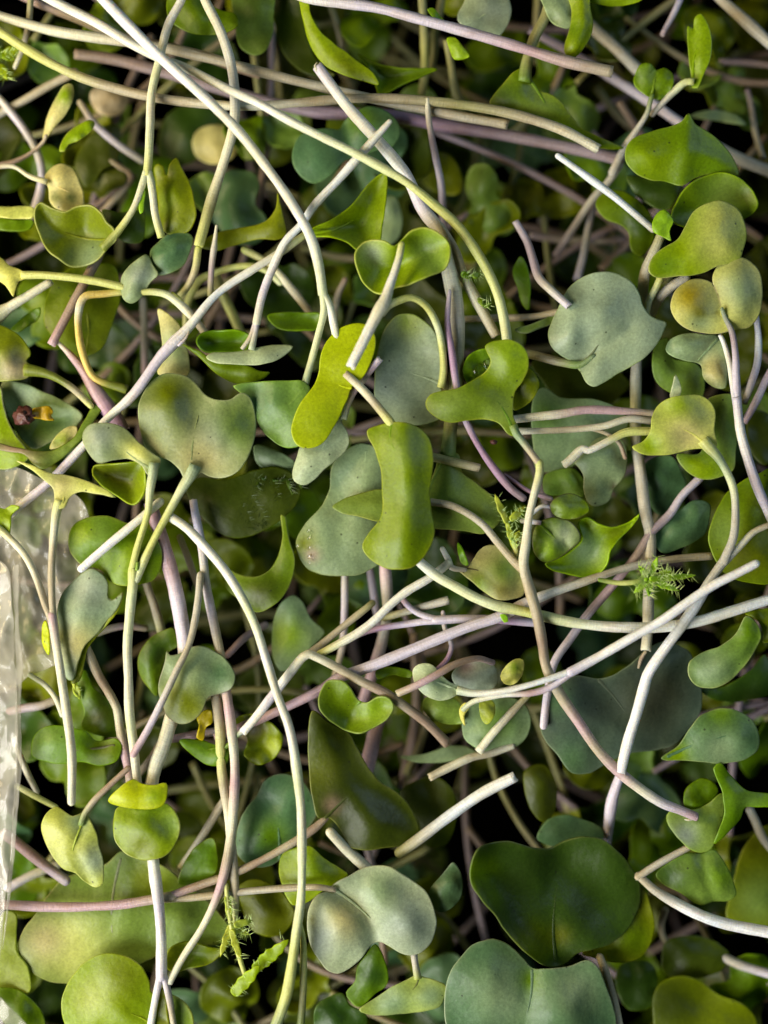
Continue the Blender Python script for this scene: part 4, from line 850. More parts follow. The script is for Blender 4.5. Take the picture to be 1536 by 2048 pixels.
ST('mottled yellow brown stem joined beside the long lavender tan stem', '426,1370 432,1395 440,1457 443,1536 455,1619 463,1690 468,1740 470,1803 467,1856', (11, 11, 11, 10, 10, 9), 'tan tan ygs tan cream tan tan ygs', z=(10, 12, 14, 16, 10))
ST('thin pinkish stem laid across the grey and yellow leaf at left', '267,1508 297,1457 327,1397 353,1341 377,1291 390,1241 398,1184 401,1150', (8, 8.5, 8, 8.5, 8), 'pink lav gstem tan gstem gstem', z=(66, 64, 60, 54, 40, 20), ends='rr')
LF('leaf half grey, half yellow with purple rim under the thin pinkish stem', '333,1301 340,1310 367,1303 393,1291 427,1301 457,1324 471,1351 463,1377 440,1387 417,1395 407,1421 387,1441 360,1447 333,1431 327,1411 317,1381 320,1351 330,1324', 34, 'grey', g=(0, .02), dome=9, edge=(.20, .16, .14), spots=((355, 1400, 46, 'olive'), (380, 1420, 30, 'olive'), (440, 1345, 30, 'blue')))
ST('rosy tan stem with a knotted joint at left', '172,1296 177,1307 197,1351 217,1384 228,1404 233,1415 240,1457 250,1507 258,1540 262,1580', (10, 10, 9.5, 9, 11, 10, 10), 'tan tan brown tan cream tan pink pink cream', z=(12, 10, 10, 8, 6), ends='rr')
LF('green notched leaf with a dark vein at the lower left', '62,1491 73,1464 100,1451 140,1454 173,1464 193,1481 233,1477 244,1491 233,1521 200,1531 167,1524 127,1527 93,1524 65,1511', 16, 'mid', b=(235, 1490), reach=.8, ribcol=(.12, .13, .06), dome=8, spots=((110, 1480, 40, 'ggreen'), (210, 1500, 30, 'olive')))
LF('dark green leaf between the forked tan stem and rosy tan stem', '152,1372 170,1340 187,1374 227,1411 242,1471 200,1471 163,1454 168,1424', -10, 'mid', dome=6, spots=((200, 1430, 40, 'odark'),))
LF('dark round leaf right of the pale green stem at left', '277,1314 293,1284 320,1264 347,1257 356,1291 337,1304 322,1344 315,1391 290,1367 277,1341', -14, 'mid', dome=8, edge=(.3, .34, .08), spots=((310, 1300, 40, 'dark'),))
for lab, p, r, c, z, e in (
    ('tan upright stem behind the pale green stem at left', '288,1150 297,1180 307,1207 322,1260 330,1300', (9, 10, 10), 'tan tan ygs', (-14, -20, -30), 'rr'),
    ('thin tan stem between the pink stem and the lavender stem', '360,1075 372,1105 386,1145 398,1180', (8, 8, 8), 'ostem tan tan', (-14, -12, -10), 'rr'),
    ('pale pink stem behind the fuzzy grey leaf', '196,1266 225,1256 252,1252 290,1256', (8, 8, 8), 'cream pink tan', (-16, -18, -30), 'rr'),
    ('pale pink stem lying low at the left edge', '20,1422 50,1416 80,1412 112,1400', (9, 10, 10), 'pink lav tan', (-24, -16, -10), 'rr'),
    ('thick pink stem crossing at the lower left', '10,1668 30,1683 83,1726 132,1762', (12, 12, 12), 'pink pink lav', (-14, -14, -16), 'rr'),
    ('pale pink stem crossing under the thick pink one at lower left', '18,1775 60,1752 117,1728 150,1712', (10, 10, 9), 'lav cream gstem', (-32, -36, -44), 'rr'),
    ('tan stem slanting behind the long lavender tan stem at lower left', '470,1570 443,1609 400,1679 362,1735', (9, 10, 9), 'gstem tan cream', (-10, -14, -22), 'rr'),
    ('thin white stem beside the plastic at lower left', '28,1480 40,1510 52,1540 74,1584', (6, 7, 6), 'white white gstem', (-10, -12, -20), 'rr'),
    ('thin greenish petiole beside the plastic at lower left', '34,1572 70,1592 112,1614', (6, 7, 6), 'pgs ygs ygs', (-6, -8, -12), 'rr'),
    ('thin pale stem rising from the plastic at left', '60,1350 90,1370 110,1395 125,1430', (6, 6, 6), 'pale cream cream', (6, 8, 10), 'rr'),
    ('pink stem seen behind the pair of cream stems at lower left', '345,1478 385,1470 440,1462', (9, 10, 9), 'pink pink lav', (-10, -12, -14), 'rr'),
    ('brownish stem low behind the pale green stem at lower left', '265,1560 300,1520 330,1470 345,1430', (8, 9, 9), 'tan brown tan', (-20, -18, -16), 'rr'),
    ('dim pink stem left of the dull yellow green leaf', '455,1310 490,1275 530,1250', (8, 9, 8), 'pink dusk dusk', (-16, -20, -30), 'rr')):
    ST(lab, p, r, c, z=z, ends=e)
ST('long pale curved stem sweeping down the left of centre to the bottom edge', '338,1032 372,1055 402,1085 450,1141 487,1201 512,1254 532,1317 555,1391 579,1457 593,1536 602,1619 604,1719 602,1796 594,1856 584,1929 573,1990 545,2070', (10, 10.5, 10.5, 10, 10, 10.5, 11, 10.5, 10, 11, 13, 13), 'cream white white pgs white cream white pgs cream pgs pgs ygs ygs grey', z=(44, 60, 74, 80, 78, 72, 66), ends='cr')
ST('greenish branch alongside the lower end of the long curved stem', '600,1850 606,1880 607,1936 605,2003 600,2070', (6, 8, 8, 10), 'ygs ygs ostem ggreen', z=(56, 52, 46, 40), ends='rr')

# ================================================================== lower part
LF('folded yellow green leaf with a notch at lower left, upper lobe', '217,1601 240,1573 267,1558 283,1566 310,1570 333,1566 336,1586 327,1609 300,1618 260,1616 233,1610', 58, 'bright', g=(0, -.1), dome=7, edge=(.45, .48, .12), spots=((310, 1590, 24, 'yg'),))
LF('round yellow green lower lobe of the folded leaf at lower left', '233,1617 227,1653 233,1686 260,1713 293,1720 327,1713 350,1689 361,1659 354,1629 334,1607 300,1608 262,1608', 50, 'yg', g=(0, .05), dome=10, edge=(.40, .42, .16), spots=((285, 1690, 40, 'olive'), (335, 1650, 34, 'ggreen'), (290, 1630, 30, 'mid')))
s = SP('heart shaped pale green leaf on a brown petiole at lower left', (256, 1538, 36))
leaf(s, '83,1649 93,1626 113,1613 130,1623 146,1633 160,1628 172,1630 181,1641 193,1666 200,1696 207,1729 206,1766 190,1774 167,1763 150,1746 130,1739 110,1719 93,1689', 40, 'lime', b=(170, 1634), reach=.6, g=(.03, -.02), dome=8, folds=(([(170, 1634), (150, 1700), (180, 1765)], -7, 10),), edge=(.46, .50, .2), spots=((110, 1670, 40, 'ygs'), (190, 1720, 30, 'pale'), (155, 1640, 24, 'grey')))
tube('petiole', '162,1650,44 168,1630,44 187,1603,44 217,1573,42 256,1537,38', (7, 8, 7, 7), 'ggreen tan brown brown', s, ends='tr')
LF('very large grey green leaf at the lower left under the pink stem', '240,1703 213,1726 160,1745 127,1756 97,1789 70,1829 47,1859 37,1886 43,1919 67,1946 100,1963 140,1966 230,1950 333,1905 400,1892 445,1885 458,1859 433,1819 383,1776 333,1736 283,1712 257,1701', -12, 'ggreen', b=(245, 1708), reach=.75, g=(0, 0), dome=14, wave=8, edge=(.44, .44, .2), ribcol=(.24, .27, .15), spots=((140, 1900, 70, 'ygs'), (90, 1880, 40, 'creaml'), (300, 1760, 50, 'olive')))
LF('rounded olive green leaf at the bottom left edge of the frame', '123,2003 133,1969 157,1936 187,1913 220,1906 257,1913 283,1933 300,1963 303,1984 343,1989 373,2009 388,2048 370,2090 300,2110 220,2110 160,2090 130,2048', 12, 'yg', b=(330, 2080), reach=.45, g=(0, 0), dome=12, edge=(.42, .44, .14), spots=((240, 1950, 60, 'olive'), (180, 2000, 50, 'lime'), (340, 2020, 40, 'ggreen')))
s = SP('pink stem crossing lower left, forking to a dark olive leaf and a pale heart leaf', (-10, 1810, 14))
tube('stem', '-30,1808,14 0,1809,14 100,1814,12 233,1810,12 300,1800,12 345,1793,12', (11, 11, 10.5, 10.5, 11), 'pink pink pink pink tan', s, ends='rr')
tube('petiole', '330,1795,12 400,1770,12 467,1747,12 512,1726,12 562,1699,12 619,1664,8 650,1638,2 672,1612,-2', (8, 9, 9, 8, 9, 10, 5), 'pink brown tan brown tan brown tan', s, ends='rt')
tube('petiole', '330,1800,10 417,1792,12 512,1781,18 595,1775,26 640,1775,34 672,1780,36', (7, 8, 7.5, 8, 6), 'tan tan gstem tan tan', s, ends='rt')
leaf(s, '625,1421 645,1434 672,1451 699,1467 712,1491 742,1543 759,1563 785,1579 812,1603 832,1636 836,1676 812,1690 772,1695 729,1700 699,1694 682,1664 666,1642 650,1634 637,1636 622,1586 618,1540 616,1480', -4, (.05, .068, .009), b=(648, 1638), reach=.5, g=(-.14, .03), dome=10, wave=8, edge=(.24, .26, .06), spots=((640, 1540, 40, (.10, .12, .012)), (665, 1610, 16, 'brown')))
leaf(s, '652,1783 635,1789 619,1813 614,1846 619,1883 635,1916 652,1939 675,1947 699,1936 725,1913 742,1889 757,1883 779,1893 802,1906 825,1910 849,1899 865,1879 873,1849 865,1809 849,1779 812,1753 779,1734 745,1731 719,1739 695,1753 668,1768', 34, 'pale', b=(662, 1776), reach=.5, g=(0, .02), dome=14, wave=7, folds=(([(665, 1778), (730, 1820), (750, 1885)], -12, 18),), edge=(.52, .55, .40), spots=((690, 1840, 40, 'creaml'), (640, 1880, 40, 'pgrey'), (820, 1850, 60, 'pgrey'), (760, 1780, 40, 'grey')))
LF('blue green leaf behind the long curved stem at lower centre', '493,1616 512,1594 525,1566 545,1551 572,1547 595,1556 615,1573 629,1603 635,1626 620,1653 592,1690 555,1724 529,1734 499,1730 473,1703 480,1640', -14, 'blue', b=(560, 1722), dome=10, edge=(.34, .38, .26), spots=((540, 1670, 36, 'mid'),))
LF('green tented leaf behind the pale heart leaf at lower centre', '562,1711 579,1699 619,1692 645,1713 679,1736 696,1750 672,1765 640,1785 612,1806 585,1810 565,1776 558,1746', -2, 'yg', dome=10, spots=((640, 1730, 40, 'mid'),))
LF('dark olive leaf left of the long curved stem at lower centre', '480,1770 520,1760 570,1790 590,1830 560,1870 510,1865 485,1820', -24, 'olive', dome=6)
LF('small dark leaf between tan stems at lower left', '357,1768 370,1723 400,1686 427,1676 436,1703 432,1746 400,1762', -8, 'mid', g=(.1, 0), dome=6, edge=(.28, .30, .06))
LF('dark green leaf tip right of the white lower stem', '333,1938 337,1900 367,1884 417,1893 445,1900 427,1923 383,1937 350,1944', 6, 'olive', dome=-6, rim=4, spots=((390, 1910, 30, 'mid'),))
s = SP('small pale leaf on a short stalk at the bottom centre', (827, 1905, 10))
leaf(s, '719,2019 745,1999 779,1976 812,1960 832,1950 850,1954 872,1961 893,1973 890,1993 879,2013 845,2023 805,2027 772,2030 739,2029', 20, 'lime', b=(838, 1954), reach=.4, ribcol=(.16, .20, .08), ribr=1.6, g=(.03, .03), dome=8, edge=(.40, .44, .2), spots=((780, 2000, 40, 'grey'), (860, 1990, 30, 'grey')))
tube('petiole', '827,1900,14 830,1925,18 836,1958,24', (8, 8, 10), 'gstem gstem lime', s, ends='rt')
LF('dark leaf between the pale heart leaf and the small bottom leaf', '692,1985 709,1963 715,1930 729,1913 752,1888 772,1926 774,1969 752,1987 717,2014 699,2000', -4, 'mid', dome=7, spots=((750, 1950, 30, 'dark'),))
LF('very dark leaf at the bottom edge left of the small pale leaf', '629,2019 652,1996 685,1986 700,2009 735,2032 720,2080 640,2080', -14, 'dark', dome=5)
s = SP('very large dark green leaf with a lit left edge at lower right', (1120, 1930, -20))
leaf(s, '939,1743 945,1716 962,1693 995,1683 1024,1683 1057,1693 1097,1697 1127,1683 1164,1673 1204,1679 1237,1703 1264,1736 1280,1769 1278,1813 1257,1856 1224,1886 1184,1899 1154,1907 1132,1926 1110,1934 1085,1929 1041,1896 1012,1863 989,1829 962,1799 942,1769', 14, (.036, .076, .013), b=(1112, 1928), reach=.55, ribcol=(.042, .072, .016), g=(-.27, 0.04), dome=-6, rim=2, wave=9, edge=(.13, .17, .05), folds=(([(1112, 1930), (1115, 1700)], -10, 40), ([(950, 1700), (940, 1755), (1000, 1850), (1050, 1905)], 22, 22)), spots=((960, 1745, 30, (.16, .28, .02)), (985, 1790, 26, (.10, .18, .02)), (1060, 1890, 36, (.14, .20, .01)), (1120, 1870, 20, (.12, .15, .02))))  # lighter spots paint the lit left edge into the colour
LF('dark green leaf showing behind the very large dark leaf at lower right', '1275,1770 1290,1780 1304,1819 1310,1853 1297,1896 1271,1919 1237,1925 1191,1917 1165,1905 1225,1870', -20, 'olive', dome=6, edge=(.24, .28, .04), spots=((1270, 1880, 40, 'mid'),))
LF('big blue green sheened leaf at the bottom edge right of centre', '889,2003 895,1956 919,1916 945,1889 979,1878 1005,1882 1028,1897 1046,1915 1066,1936 1091,1937 1141,1931 1177,1920 1197,1936 1211,1969 1224,2003 1232,2048 1220,2100 1120,2120 1000,2120 920,2100 892,2050', 26, 'blue', b=(1064, 1936), reach=.6, ribcol=(.13, .20, .12), g=(0, .02), dome=16, wave=9, edge=(.36, .42, .28), folds=(([(1064, 1930), (1050, 2100)], -9, 26),), spots=((1010, 1990, 60, 'grey'), (1150, 1980, 50, 'grey'), (1060, 1960, 24, 'mid')))
LF('small blue green crescent leaf beside the pale heart leaf', '857,1786 879,1756 892,1739 906,1725 922,1746 926,1776 912,1809 886,1825 870,1818', 2, 'blue', dome=8, edge=(.24, .32, .24))
for lab, p, r, c, z, e in (
    ('thick white cut stem slanting at lower centre right', '1030,1553 962,1588 895,1634 839,1677 800,1705', (12.5, 13, 13, 13), 'snow white gpale gstem ostem', (26, 16, 4, -10), 'cr'),
    ('tan speckled stem end under the dark olive leaf', '661,1665 692,1698 732,1735 760,1760', (11, 13, 13), 'cream cream tan', (4, -2, -10), 'rr'),
    ('lavender stem standing behind the kinked stem at lower right', '1244,1545 1237,1560 1224,1603 1217,1653 1212,1695', (11, 12, 12, 11), 'lav lav lav lav', (6, -2, -24, -46), 'rr'),
    ('white stem curving to the lower right edge', '1278,1752 1311,1781 1357,1809 1407,1833 1457,1849 1545,1866', (9, 12, 12.5, 13, 13), 'tan gstem snow gpale snow snow', (-8, 4, 10, 16), 'rr'),
    ('thin grey petiole rising to the folded leaf at lower right', '1276,1754 1307,1733 1340,1714 1376,1695', (8, 8, 7.5), 'tan gstem tan', (-6, -2, 2), 'rr'),
    ('tan stem dropping to the bottom edge at lower right', '1200,1915 1210,1940 1224,1986 1240,2060', (9, 10, 10), 'tan tan cream', (-10, -4, -2), 'rr'),
    ('dim grey stem under the white curving stem at lower right', '1390,1885 1430,1905 1480,1930 1545,1950', (9, 10, 10), 'dusk gstem lav', (-60, -50, -40), 'rr'),
    ('dim tan stems end crossing at the lower right edge', '1440,1935 1475,1945 1510,1960 1545,1965', (8, 9, 9), 'tan brown tan', (-66, -64, -60), 'rr'),
    ('grey tan stem at the right edge below the folded leaf', '1500,1620 1510,1640 1525,1675 1545,1700', (9, 10, 10), 'gstem tan gstem', (-30, -34, -40), 'rr'),
    ('curved tan stalk in the dark right of the very large leaf', '1330,1820 1322,1850 1330,1880 1355,1890', (8, 8, 7), 'tan tan ostem', (-40, -50, -60), 'rr')):
    ST(lab, p, r, c, z=z, ends=e)
LF('large shaded blue grey leaf under the kinked stems at right', '1087,1391 1134,1357 1157,1351 1191,1357 1224,1351 1257,1331 1291,1301 1324,1284 1357,1291 1381,1307 1391,1344 1402,1377 1402,1417 1381,1454 1351,1487 1307,1501 1264,1505 1231,1517 1204,1532 1174,1547 1141,1544 1114,1508 1091,1481 1081,1451 1084,1417', -12, (.075, .11, .08), b=(1195, 1358), reach=.6, ribcol=(.10, .13, .09), g=(-.15, -.06), dome=14, wave=9, edge=(.26, .34, .22), spots=((1140, 1520, 40, 'blue'), (1110, 1400, 30, 'blue'), (1300, 1400, 60, (.07, .08, .05))))
LF('green pointed leaf right of the large shaded leaf', '1322,1517 1357,1491 1381,1454 1407,1427 1441,1417 1474,1421 1504,1441 1518,1471 1514,1501 1491,1517 1441,1527 1391,1522', 20, 'blue', b=(1330, 1516), reach=.6, g=(.02, 0), dome=12, edge=(.34, .40, .18), spots=((1440, 1430, 40, 'mid'), (1440, 1500, 40, 'grey'), (1350, 1510, 30, 'yg')))
s = SP('folded green leaf with pale curled face at the right edge', (1540, 1240, 0))
leaf(s, '1491,1231 1511,1244 1522,1271 1504,1311 1481,1341 1451,1367 1424,1377 1394,1371 1377,1351 1377,1327 1401,1307 1441,1291 1474,1264', 30, 'ggreen', g=(.05, .05), dome=9, rim=4, edge=(.38, .42, .18), spots=((1420, 1340, 40, 'grey'), (1500, 1260, 30, 'mid')))
leaf(s, '1491,1228 1512,1238 1526,1266 1524,1285 1545,1280 1560,1240 1545,1218', 16, 'olive', g=(.2, 0), dome=4)
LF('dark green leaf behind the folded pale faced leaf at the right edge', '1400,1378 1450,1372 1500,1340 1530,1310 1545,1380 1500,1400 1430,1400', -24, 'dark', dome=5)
s = SP('grey green leaf folded along its midrib at the lower right', (1400, 1704, 0))
leaf(s, '1334,1629 1357,1613 1387,1619 1417,1606 1444,1586 1448,1619 1436,1663 1423,1697 1404,1705 1377,1697 1357,1677 1337,1650', 6, 'ggreen', g=(.05, 0), dome=6, spots=((1370, 1670, 24, 'pgrey'),))
leaf(s, '1427,1536 1444,1586 1447,1629 1428,1688 1454,1666 1481,1636 1489,1614 1517,1614 1550,1610 1550,1592 1491,1579 1457,1546 1440,1525', 14, 'mid', g=(-.1, 0), dome=5, spots=((1500, 1600, 30, 'ggreen'),))
leaf(s, '1371,1616 1371,1579 1407,1556 1437,1576 1426,1599 1395,1617', 0, 'mid', dome=5)
LF('green leaf with a lit curl below the folded leaf at lower right', '1311,1749 1341,1723 1377,1706 1407,1706 1428,1699 1447,1723 1464,1756 1472,1789 1457,1801 1424,1803 1401,1809 1357,1784 1324,1767', -6, 'ggreen', dome=8, folds=(([(1400, 1706), (1425, 1800)], -7, 12),), spots=((1445, 1750, 22, 'fresh'), (1340, 1750, 40, 'dark')))
LF('dim olive leaf at the right edge behind the folded leaf', '1490,1690 1540,1650 1570,1700 1570,1850 1500,1852 1455,1838 1468,1760', -46, 'olive', dome=6, spots=((1520, 1800, 60, 'ggreen'),))
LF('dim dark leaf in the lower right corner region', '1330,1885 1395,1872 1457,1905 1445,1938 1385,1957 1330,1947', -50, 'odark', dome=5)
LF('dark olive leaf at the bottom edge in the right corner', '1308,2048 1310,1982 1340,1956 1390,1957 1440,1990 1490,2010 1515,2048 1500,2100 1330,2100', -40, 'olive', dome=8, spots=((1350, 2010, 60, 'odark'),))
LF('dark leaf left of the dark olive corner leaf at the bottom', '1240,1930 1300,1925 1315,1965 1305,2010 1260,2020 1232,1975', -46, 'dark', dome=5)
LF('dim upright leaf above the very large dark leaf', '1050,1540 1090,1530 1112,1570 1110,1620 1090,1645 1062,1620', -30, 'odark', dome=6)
LF('dark blue green leaf tip behind the very large dark leaf', '1075,1680 1090,1645 1120,1630 1165,1638 1205,1660 1200,1690', -30, 'blue', dome=5)
LF('thin grey leaf edge in the dark right of the dark olive leaf', '800,1513 850,1508 900,1492 940,1496 955,1510 910,1520 850,1526', -34, 'grey', g=(0, .3))
LF('dim olive round leaf right of the dark olive leaf', '800,1585 835,1560 875,1555 905,1580 912,1640 890,1690 850,1690 836,1640', -40, 'odark', dome=7)
LF('pale leaf strip beside the plastic at the lower left edge', '10,1823 30,1826 35,1903 57,1936 58,1985 0,1976 -15,1900', -6, 'lime', g=(.1, 0), dome=4)
LF('green leaf at the bottom left corner above the cream plastic', '-15,1978 33,1979 67,2003 88,2033 85,2070 40,2070 -15,2010', 4, 'mid', dome=6)
LF('ragged yellow brown leaf scrap behind the bent white stem', '470,1440 500,1428 540,1445 565,1470 555,1510 520,1530 488,1510 495,1480', -10, 'olive', wave=8, step=5, spots=((510, 1460, 20, 'brown'), (540, 1490, 25, 'bright')))
LF('yellow shrivelled leaf scrap below the leaf with purple rim', '395,1430 420,1420 425,1445 412,1455 405,1480 393,1475 398,1452', 6, (.40,.32,.03), wave=5, step=5)

# ================================================================== bristly true leaves
def bristly(parent, lobes, z, col='fresh', hair=.6, seed=1, width=9, n_h=22):
    """small toothed true leaf: every lobe a toothed blade, with stiff hairs"""
    rr = random.Random(seed)
    HV, HF, HC = [], [], []
    for (x0, y0, x1, y1) in lobes:
        d = np.array([x1 - x0, y1 - y0], float); L = np.linalg.norm(d); d /= L; nrm = np.array([-d[1], d[0]])
        left, right = [], []
        m = max(3, int(L / 9))
        for i in range(m + 1):
            t = i / m
            wv = width * (math.sin(math.pi * min(1, .18 + t * .82)) ** .7) * (1.1 if i % 2 else .86)
            c = np.array([x0, y0]) + d * L * t
            left.append(tuple(c + nrm * wv)); right.append(tuple(c - nrm * wv))
        pts = left + [(x1 + d[0] * 3, y1 + d[1] * 3)] + right[::-1]
        o = leaf(parent, pts, z + rr.uniform(-4, 6), col, step=5, grid=7, wave=3, thick=4, g=(rr.uniform(-.3, .3), rr.uniform(-.3, .3)), name='leaf_lobe')
        for k in range(n_h):
            t = rr.random(); sd = rr.choice((-1, 1))
            c = np.array([x0, y0]) + d * L * t + nrm * sd * rr.uniform(0, width)
            hd = nrm * sd * rr.uniform(.6, 1) + d * rr.uniform(-.1, .8); hl = rr.uniform(8, 20)
            a = U(c[0], c[1], z + 4); b = U(c[0] + hd[0] * hl, c[1] + hd[1] * hl, z + 4 + rr.uniform(0, 12))
            ax = (b - a).normalized(); s1 = ax.orthogonal().normalized(); s2 = ax.cross(s1)
            base = len(HV); rad = .75 * S
            for q in range(3):
                an = q * 2.094
                HV.append(a + (s1 * math.cos(an) + s2 * math.sin(an)) * rad)
            HV.append(b); HC += [np.array((.46, .58, .26)) if col != 'dark' else np.array((.08, .12, .04))] * 4
            HF += [(base, base + 1, base + 3), (base + 1, base + 2, base + 3), (base + 2, base, base + 3)]
    if HV:
        h = link('hair', HV, HF, M_LEAF, parent, cols=HC, smooth=False); h['kind'] = 'stuff'

def true_leaf(label, at, lobes, z, stalk=None, **kw):
    t = tag(empty('true_leaf', at), label, 'leaf', 'bristly true leaves')
    bristly(t, lobes, z, **kw)
    if stalk: tube('petiole', stalk[0], stalk[1], stalk[2], t, ends='rr')
    return t
true_leaf('bright green star of bristly true leaves over the grey green stem at right', (1300, 1158, 50),
          [(1300, 1155, 1316, 1112), (1300, 1158, 1392, 1150), (1300, 1160, 1360, 1182), (1300, 1160, 1298, 1192), (1298, 1158, 1268, 1186), (1298, 1152, 1276, 1132), (1302, 1158, 1345, 1140), (1296, 1160, 1282, 1152)], 54,
          stalk=('1200,1160,40 1240,1166,46 1290,1162,52', (5, 6, 6), 'mid ygs fresh'), seed=2, width=7, n_h=42)
true_leaf('hairy green leaf tip curling beside the kinked tan stem at centre right', (1020, 1050, 46),
          [(1030, 1098, 1012, 1040), (1014, 1046, 990, 988), (1022, 1040, 1050, 1012), (1024, 1084, 1040, 1060)], 52, seed=3, col='lime', width=7,
          stalk=('1034,1120,40 1032,1100,46 1026,1080,50', (6, 7, 7), 'ygs ygs fresh'))
true_leaf('small hairy green shoot beside the thick stem at upper centre', (945, 552, 24),
          [(922, 546, 945, 553), (945, 553, 962, 546), (930, 548, 938, 558)], 26, seed=4, width=6, n_h=9, col='mid')
true_leaf('small curled hairy shoot below the upper centre shoot', (970, 610, 18),
          [(958, 596, 968, 614), (968, 614, 984, 606)], 20, seed=5, width=5, n_h=6, col='mid')
true_leaf('dark feathery hairy leaf under the pale grey leaf at left of centre', (560, 965, -6),
          [(500, 955, 560, 962), (560, 962, 618, 946), (548, 962, 556, 1000), (575, 960, 585, 990), (520, 958, 515, 985), (596, 952, 605, 980)], -18, col='dark', seed=6, width=4, n_h=14)
true_leaf('yellow hairy shoot on the stems near the bottom left', (460, 1850, 30),
          [(455, 1790, 462, 1850), (462, 1850, 440, 1915), (465, 1855, 500, 1870), (468, 1850, 505, 1840), (462, 1860, 482, 1920)], 32, col='lime', seed=7, width=7, n_h=34,
          stalk=('452,1770,26 456,1810,30 462,1850,32 476,1905,26 490,1950,14', (5, 5, 6, 5), 'ygs ygs ygs ygs'))
true_leaf('bright green toothed leaf near the bottom left of centre', (500, 1950, 20),
          [(466, 1988, 520, 1930), (508, 1940, 578, 1878)], 24, col='yg', seed=8, width=13, n_h=10)
true_leaf('thin dark feathery hairs hanging right of the grey leaf pair', (520, 1035, -4),
          [(500, 990, 530, 1040), (530, 1040, 510, 1060), (480, 1010, 500, 1040)], -24, col='dark', seed=9, width=4)
true_leaf('yellow green mossy tuft at the upper left edge', (10, 120, -30),
          [(-10, 100, 30, 120), (0, 130, 15, 160), (10, 105, 40, 100)], -28, col='yg', seed=10, width=9)
true_leaf('ragged light green frill below the plastic at lower left', (20, 1470, -12),
          [(130, 1290, 150, 1380), (150, 1370, 160, 1400)], 6, col='lime', seed=11, width=7, n_h=4)

# ================================================================== seed, drops, specks
def ball(name, c, rad, mat, parent=None, squash=(1, 1, 1), bump=0., segs=18, rings=12, seed=0, cols=None):
    V, F = [], []
    for j in range(rings + 1):
        th = math.pi * j / rings
        for i in range(segs):
            ph = 2 * math.pi * i / segs
            d = Vector((math.sin(th) * math.cos(ph), math.sin(th) * math.sin(ph), math.cos(th)))
            k = 1 + bump * mnoise.noise(d * 2.5 + Vector((seed, 0, 0)))
            V.append(U(c[0] + d.x * rad * k * squash[0], c[1] - d.y * rad * k * squash[1], c[2] + d.z * rad * k * squash[2]))
    for j in range(rings):
        for i in range(segs):
            a = j * segs + i; b = j * segs + (i + 1) % segs
            F.append((a, a + segs, b + segs, b))
    return link(name, V, F, mat, parent, org=U(*c), cols=[cols] * len(V) if cols is not None else None)
sd = tag(empty('seed_husk', (50, 832, 6)), 'dark red brown seed husk on the grey leaf at the left edge', 'seed')
ball('husk', (49, 832, 8), 18, M_SEED, sd, (1, 1.05, .8), .7, seed=3)
leaf(sd, '64,820 80,813 98,813 106,824 102,831 109,840 96,841 80,838 66,836', 8, (.36, .26, .012), wave=4, step=5, grid=7, name='sprouting_tip')
fleck = tag(leaf(None, '458,1 458,1', 0, 'mid') if False else ball('brown_speck', (987, 884, 12), 7, M_SEED, None, (1, .7, .6), .5, seed=9), 'tiny red brown speck near the tan kinked stem', 'speck')
d = tag(empty('water_drop', (965, 738, 2)), 'clear water drop resting on the dark green leaf at centre right', 'water drop')
for k, (x, y, r) in enumerate(((962, 742, 17), (978, 728, 11), (948, 750, 8))):
    ball('drop', (x, y, 14), r, M_WATER, d, (1.15, .85, .55), .15, seed=20 + k)
for k, (x, y, r) in enumerate(((616, 1062, 3), (617, 1076, 3.5), (618, 1096, 3), (617, 1114, 3.5), (618, 1126, 2.5), (594, 1092, 3))):
    tag(ball('water_bead', (x, y, 4.5), r, M_WATER, None, (1, 1, .8), 0, 8, 6), 'tiny water bead on the edge of the large grey green leaf', 'water bead', 'water beads in a row on the grey leaf')

# ================================================================== plastic bag at the left edge
def film(name, poly, z, parent, amp, seed, tilt=0., thick=2.0):
    V, F, CO, (xy, zz) = leaf_data(poly, z, (.6, .6, .5), wave=0, thick=thick, grid=6, step=6, g=(tilt, 0))
    m = len(xy); V = np.array(V)
    for i, (x, y) in enumerate(xy):
        v = Vector((x / 60, y / 90, seed))
        h = 0; a = 1.0
        for o in range(4):
            h += a * (1 - abs(mnoise.noise(v)) * 2.4); v = v * 1.9 + Vector((3.1, 1.7, 0)); a *= .42
        V[i, 2] += h * amp * S; V[i + m, 2] += h * amp * S
    return link(name, V.tolist(), F, M_FILM, parent)
bag = tag(empty('plastic_bag', (20, 1300, 10)), 'crumpled clear plastic bag film along the left edge', 'plastic bag')
film('film', '-60,945 -20,940 25,932 60,945 105,968 165,1000 185,1060 190,1160 170,1240 150,1290 128,1318 100,1336 62,1350 36,1372 -60,1392', -6, bag, 9, 2.0, .02)
film('folded_edge', '-60,1120 14,1130 26,1200 30,1300 36,1400 38,1500 36,1560 26,1660 18,1760 8,1850 -10,1960 -60,1960', 40, bag, 7, 5.5, .1)
film('corner_flap', '-60,1975 0,1990 30,2020 64,2056 70,2090 -60,2090', 30, bag, 6, 9.0)
film('seam', '28,1130 36,1128 38,1240 46,1330 42,1400 44,1520 38,1600 26,1740 14,1850 6,1900 14,1800 28,1600 32,1400 30,1240', 47, bag, 2, 7.0, 0, 3)

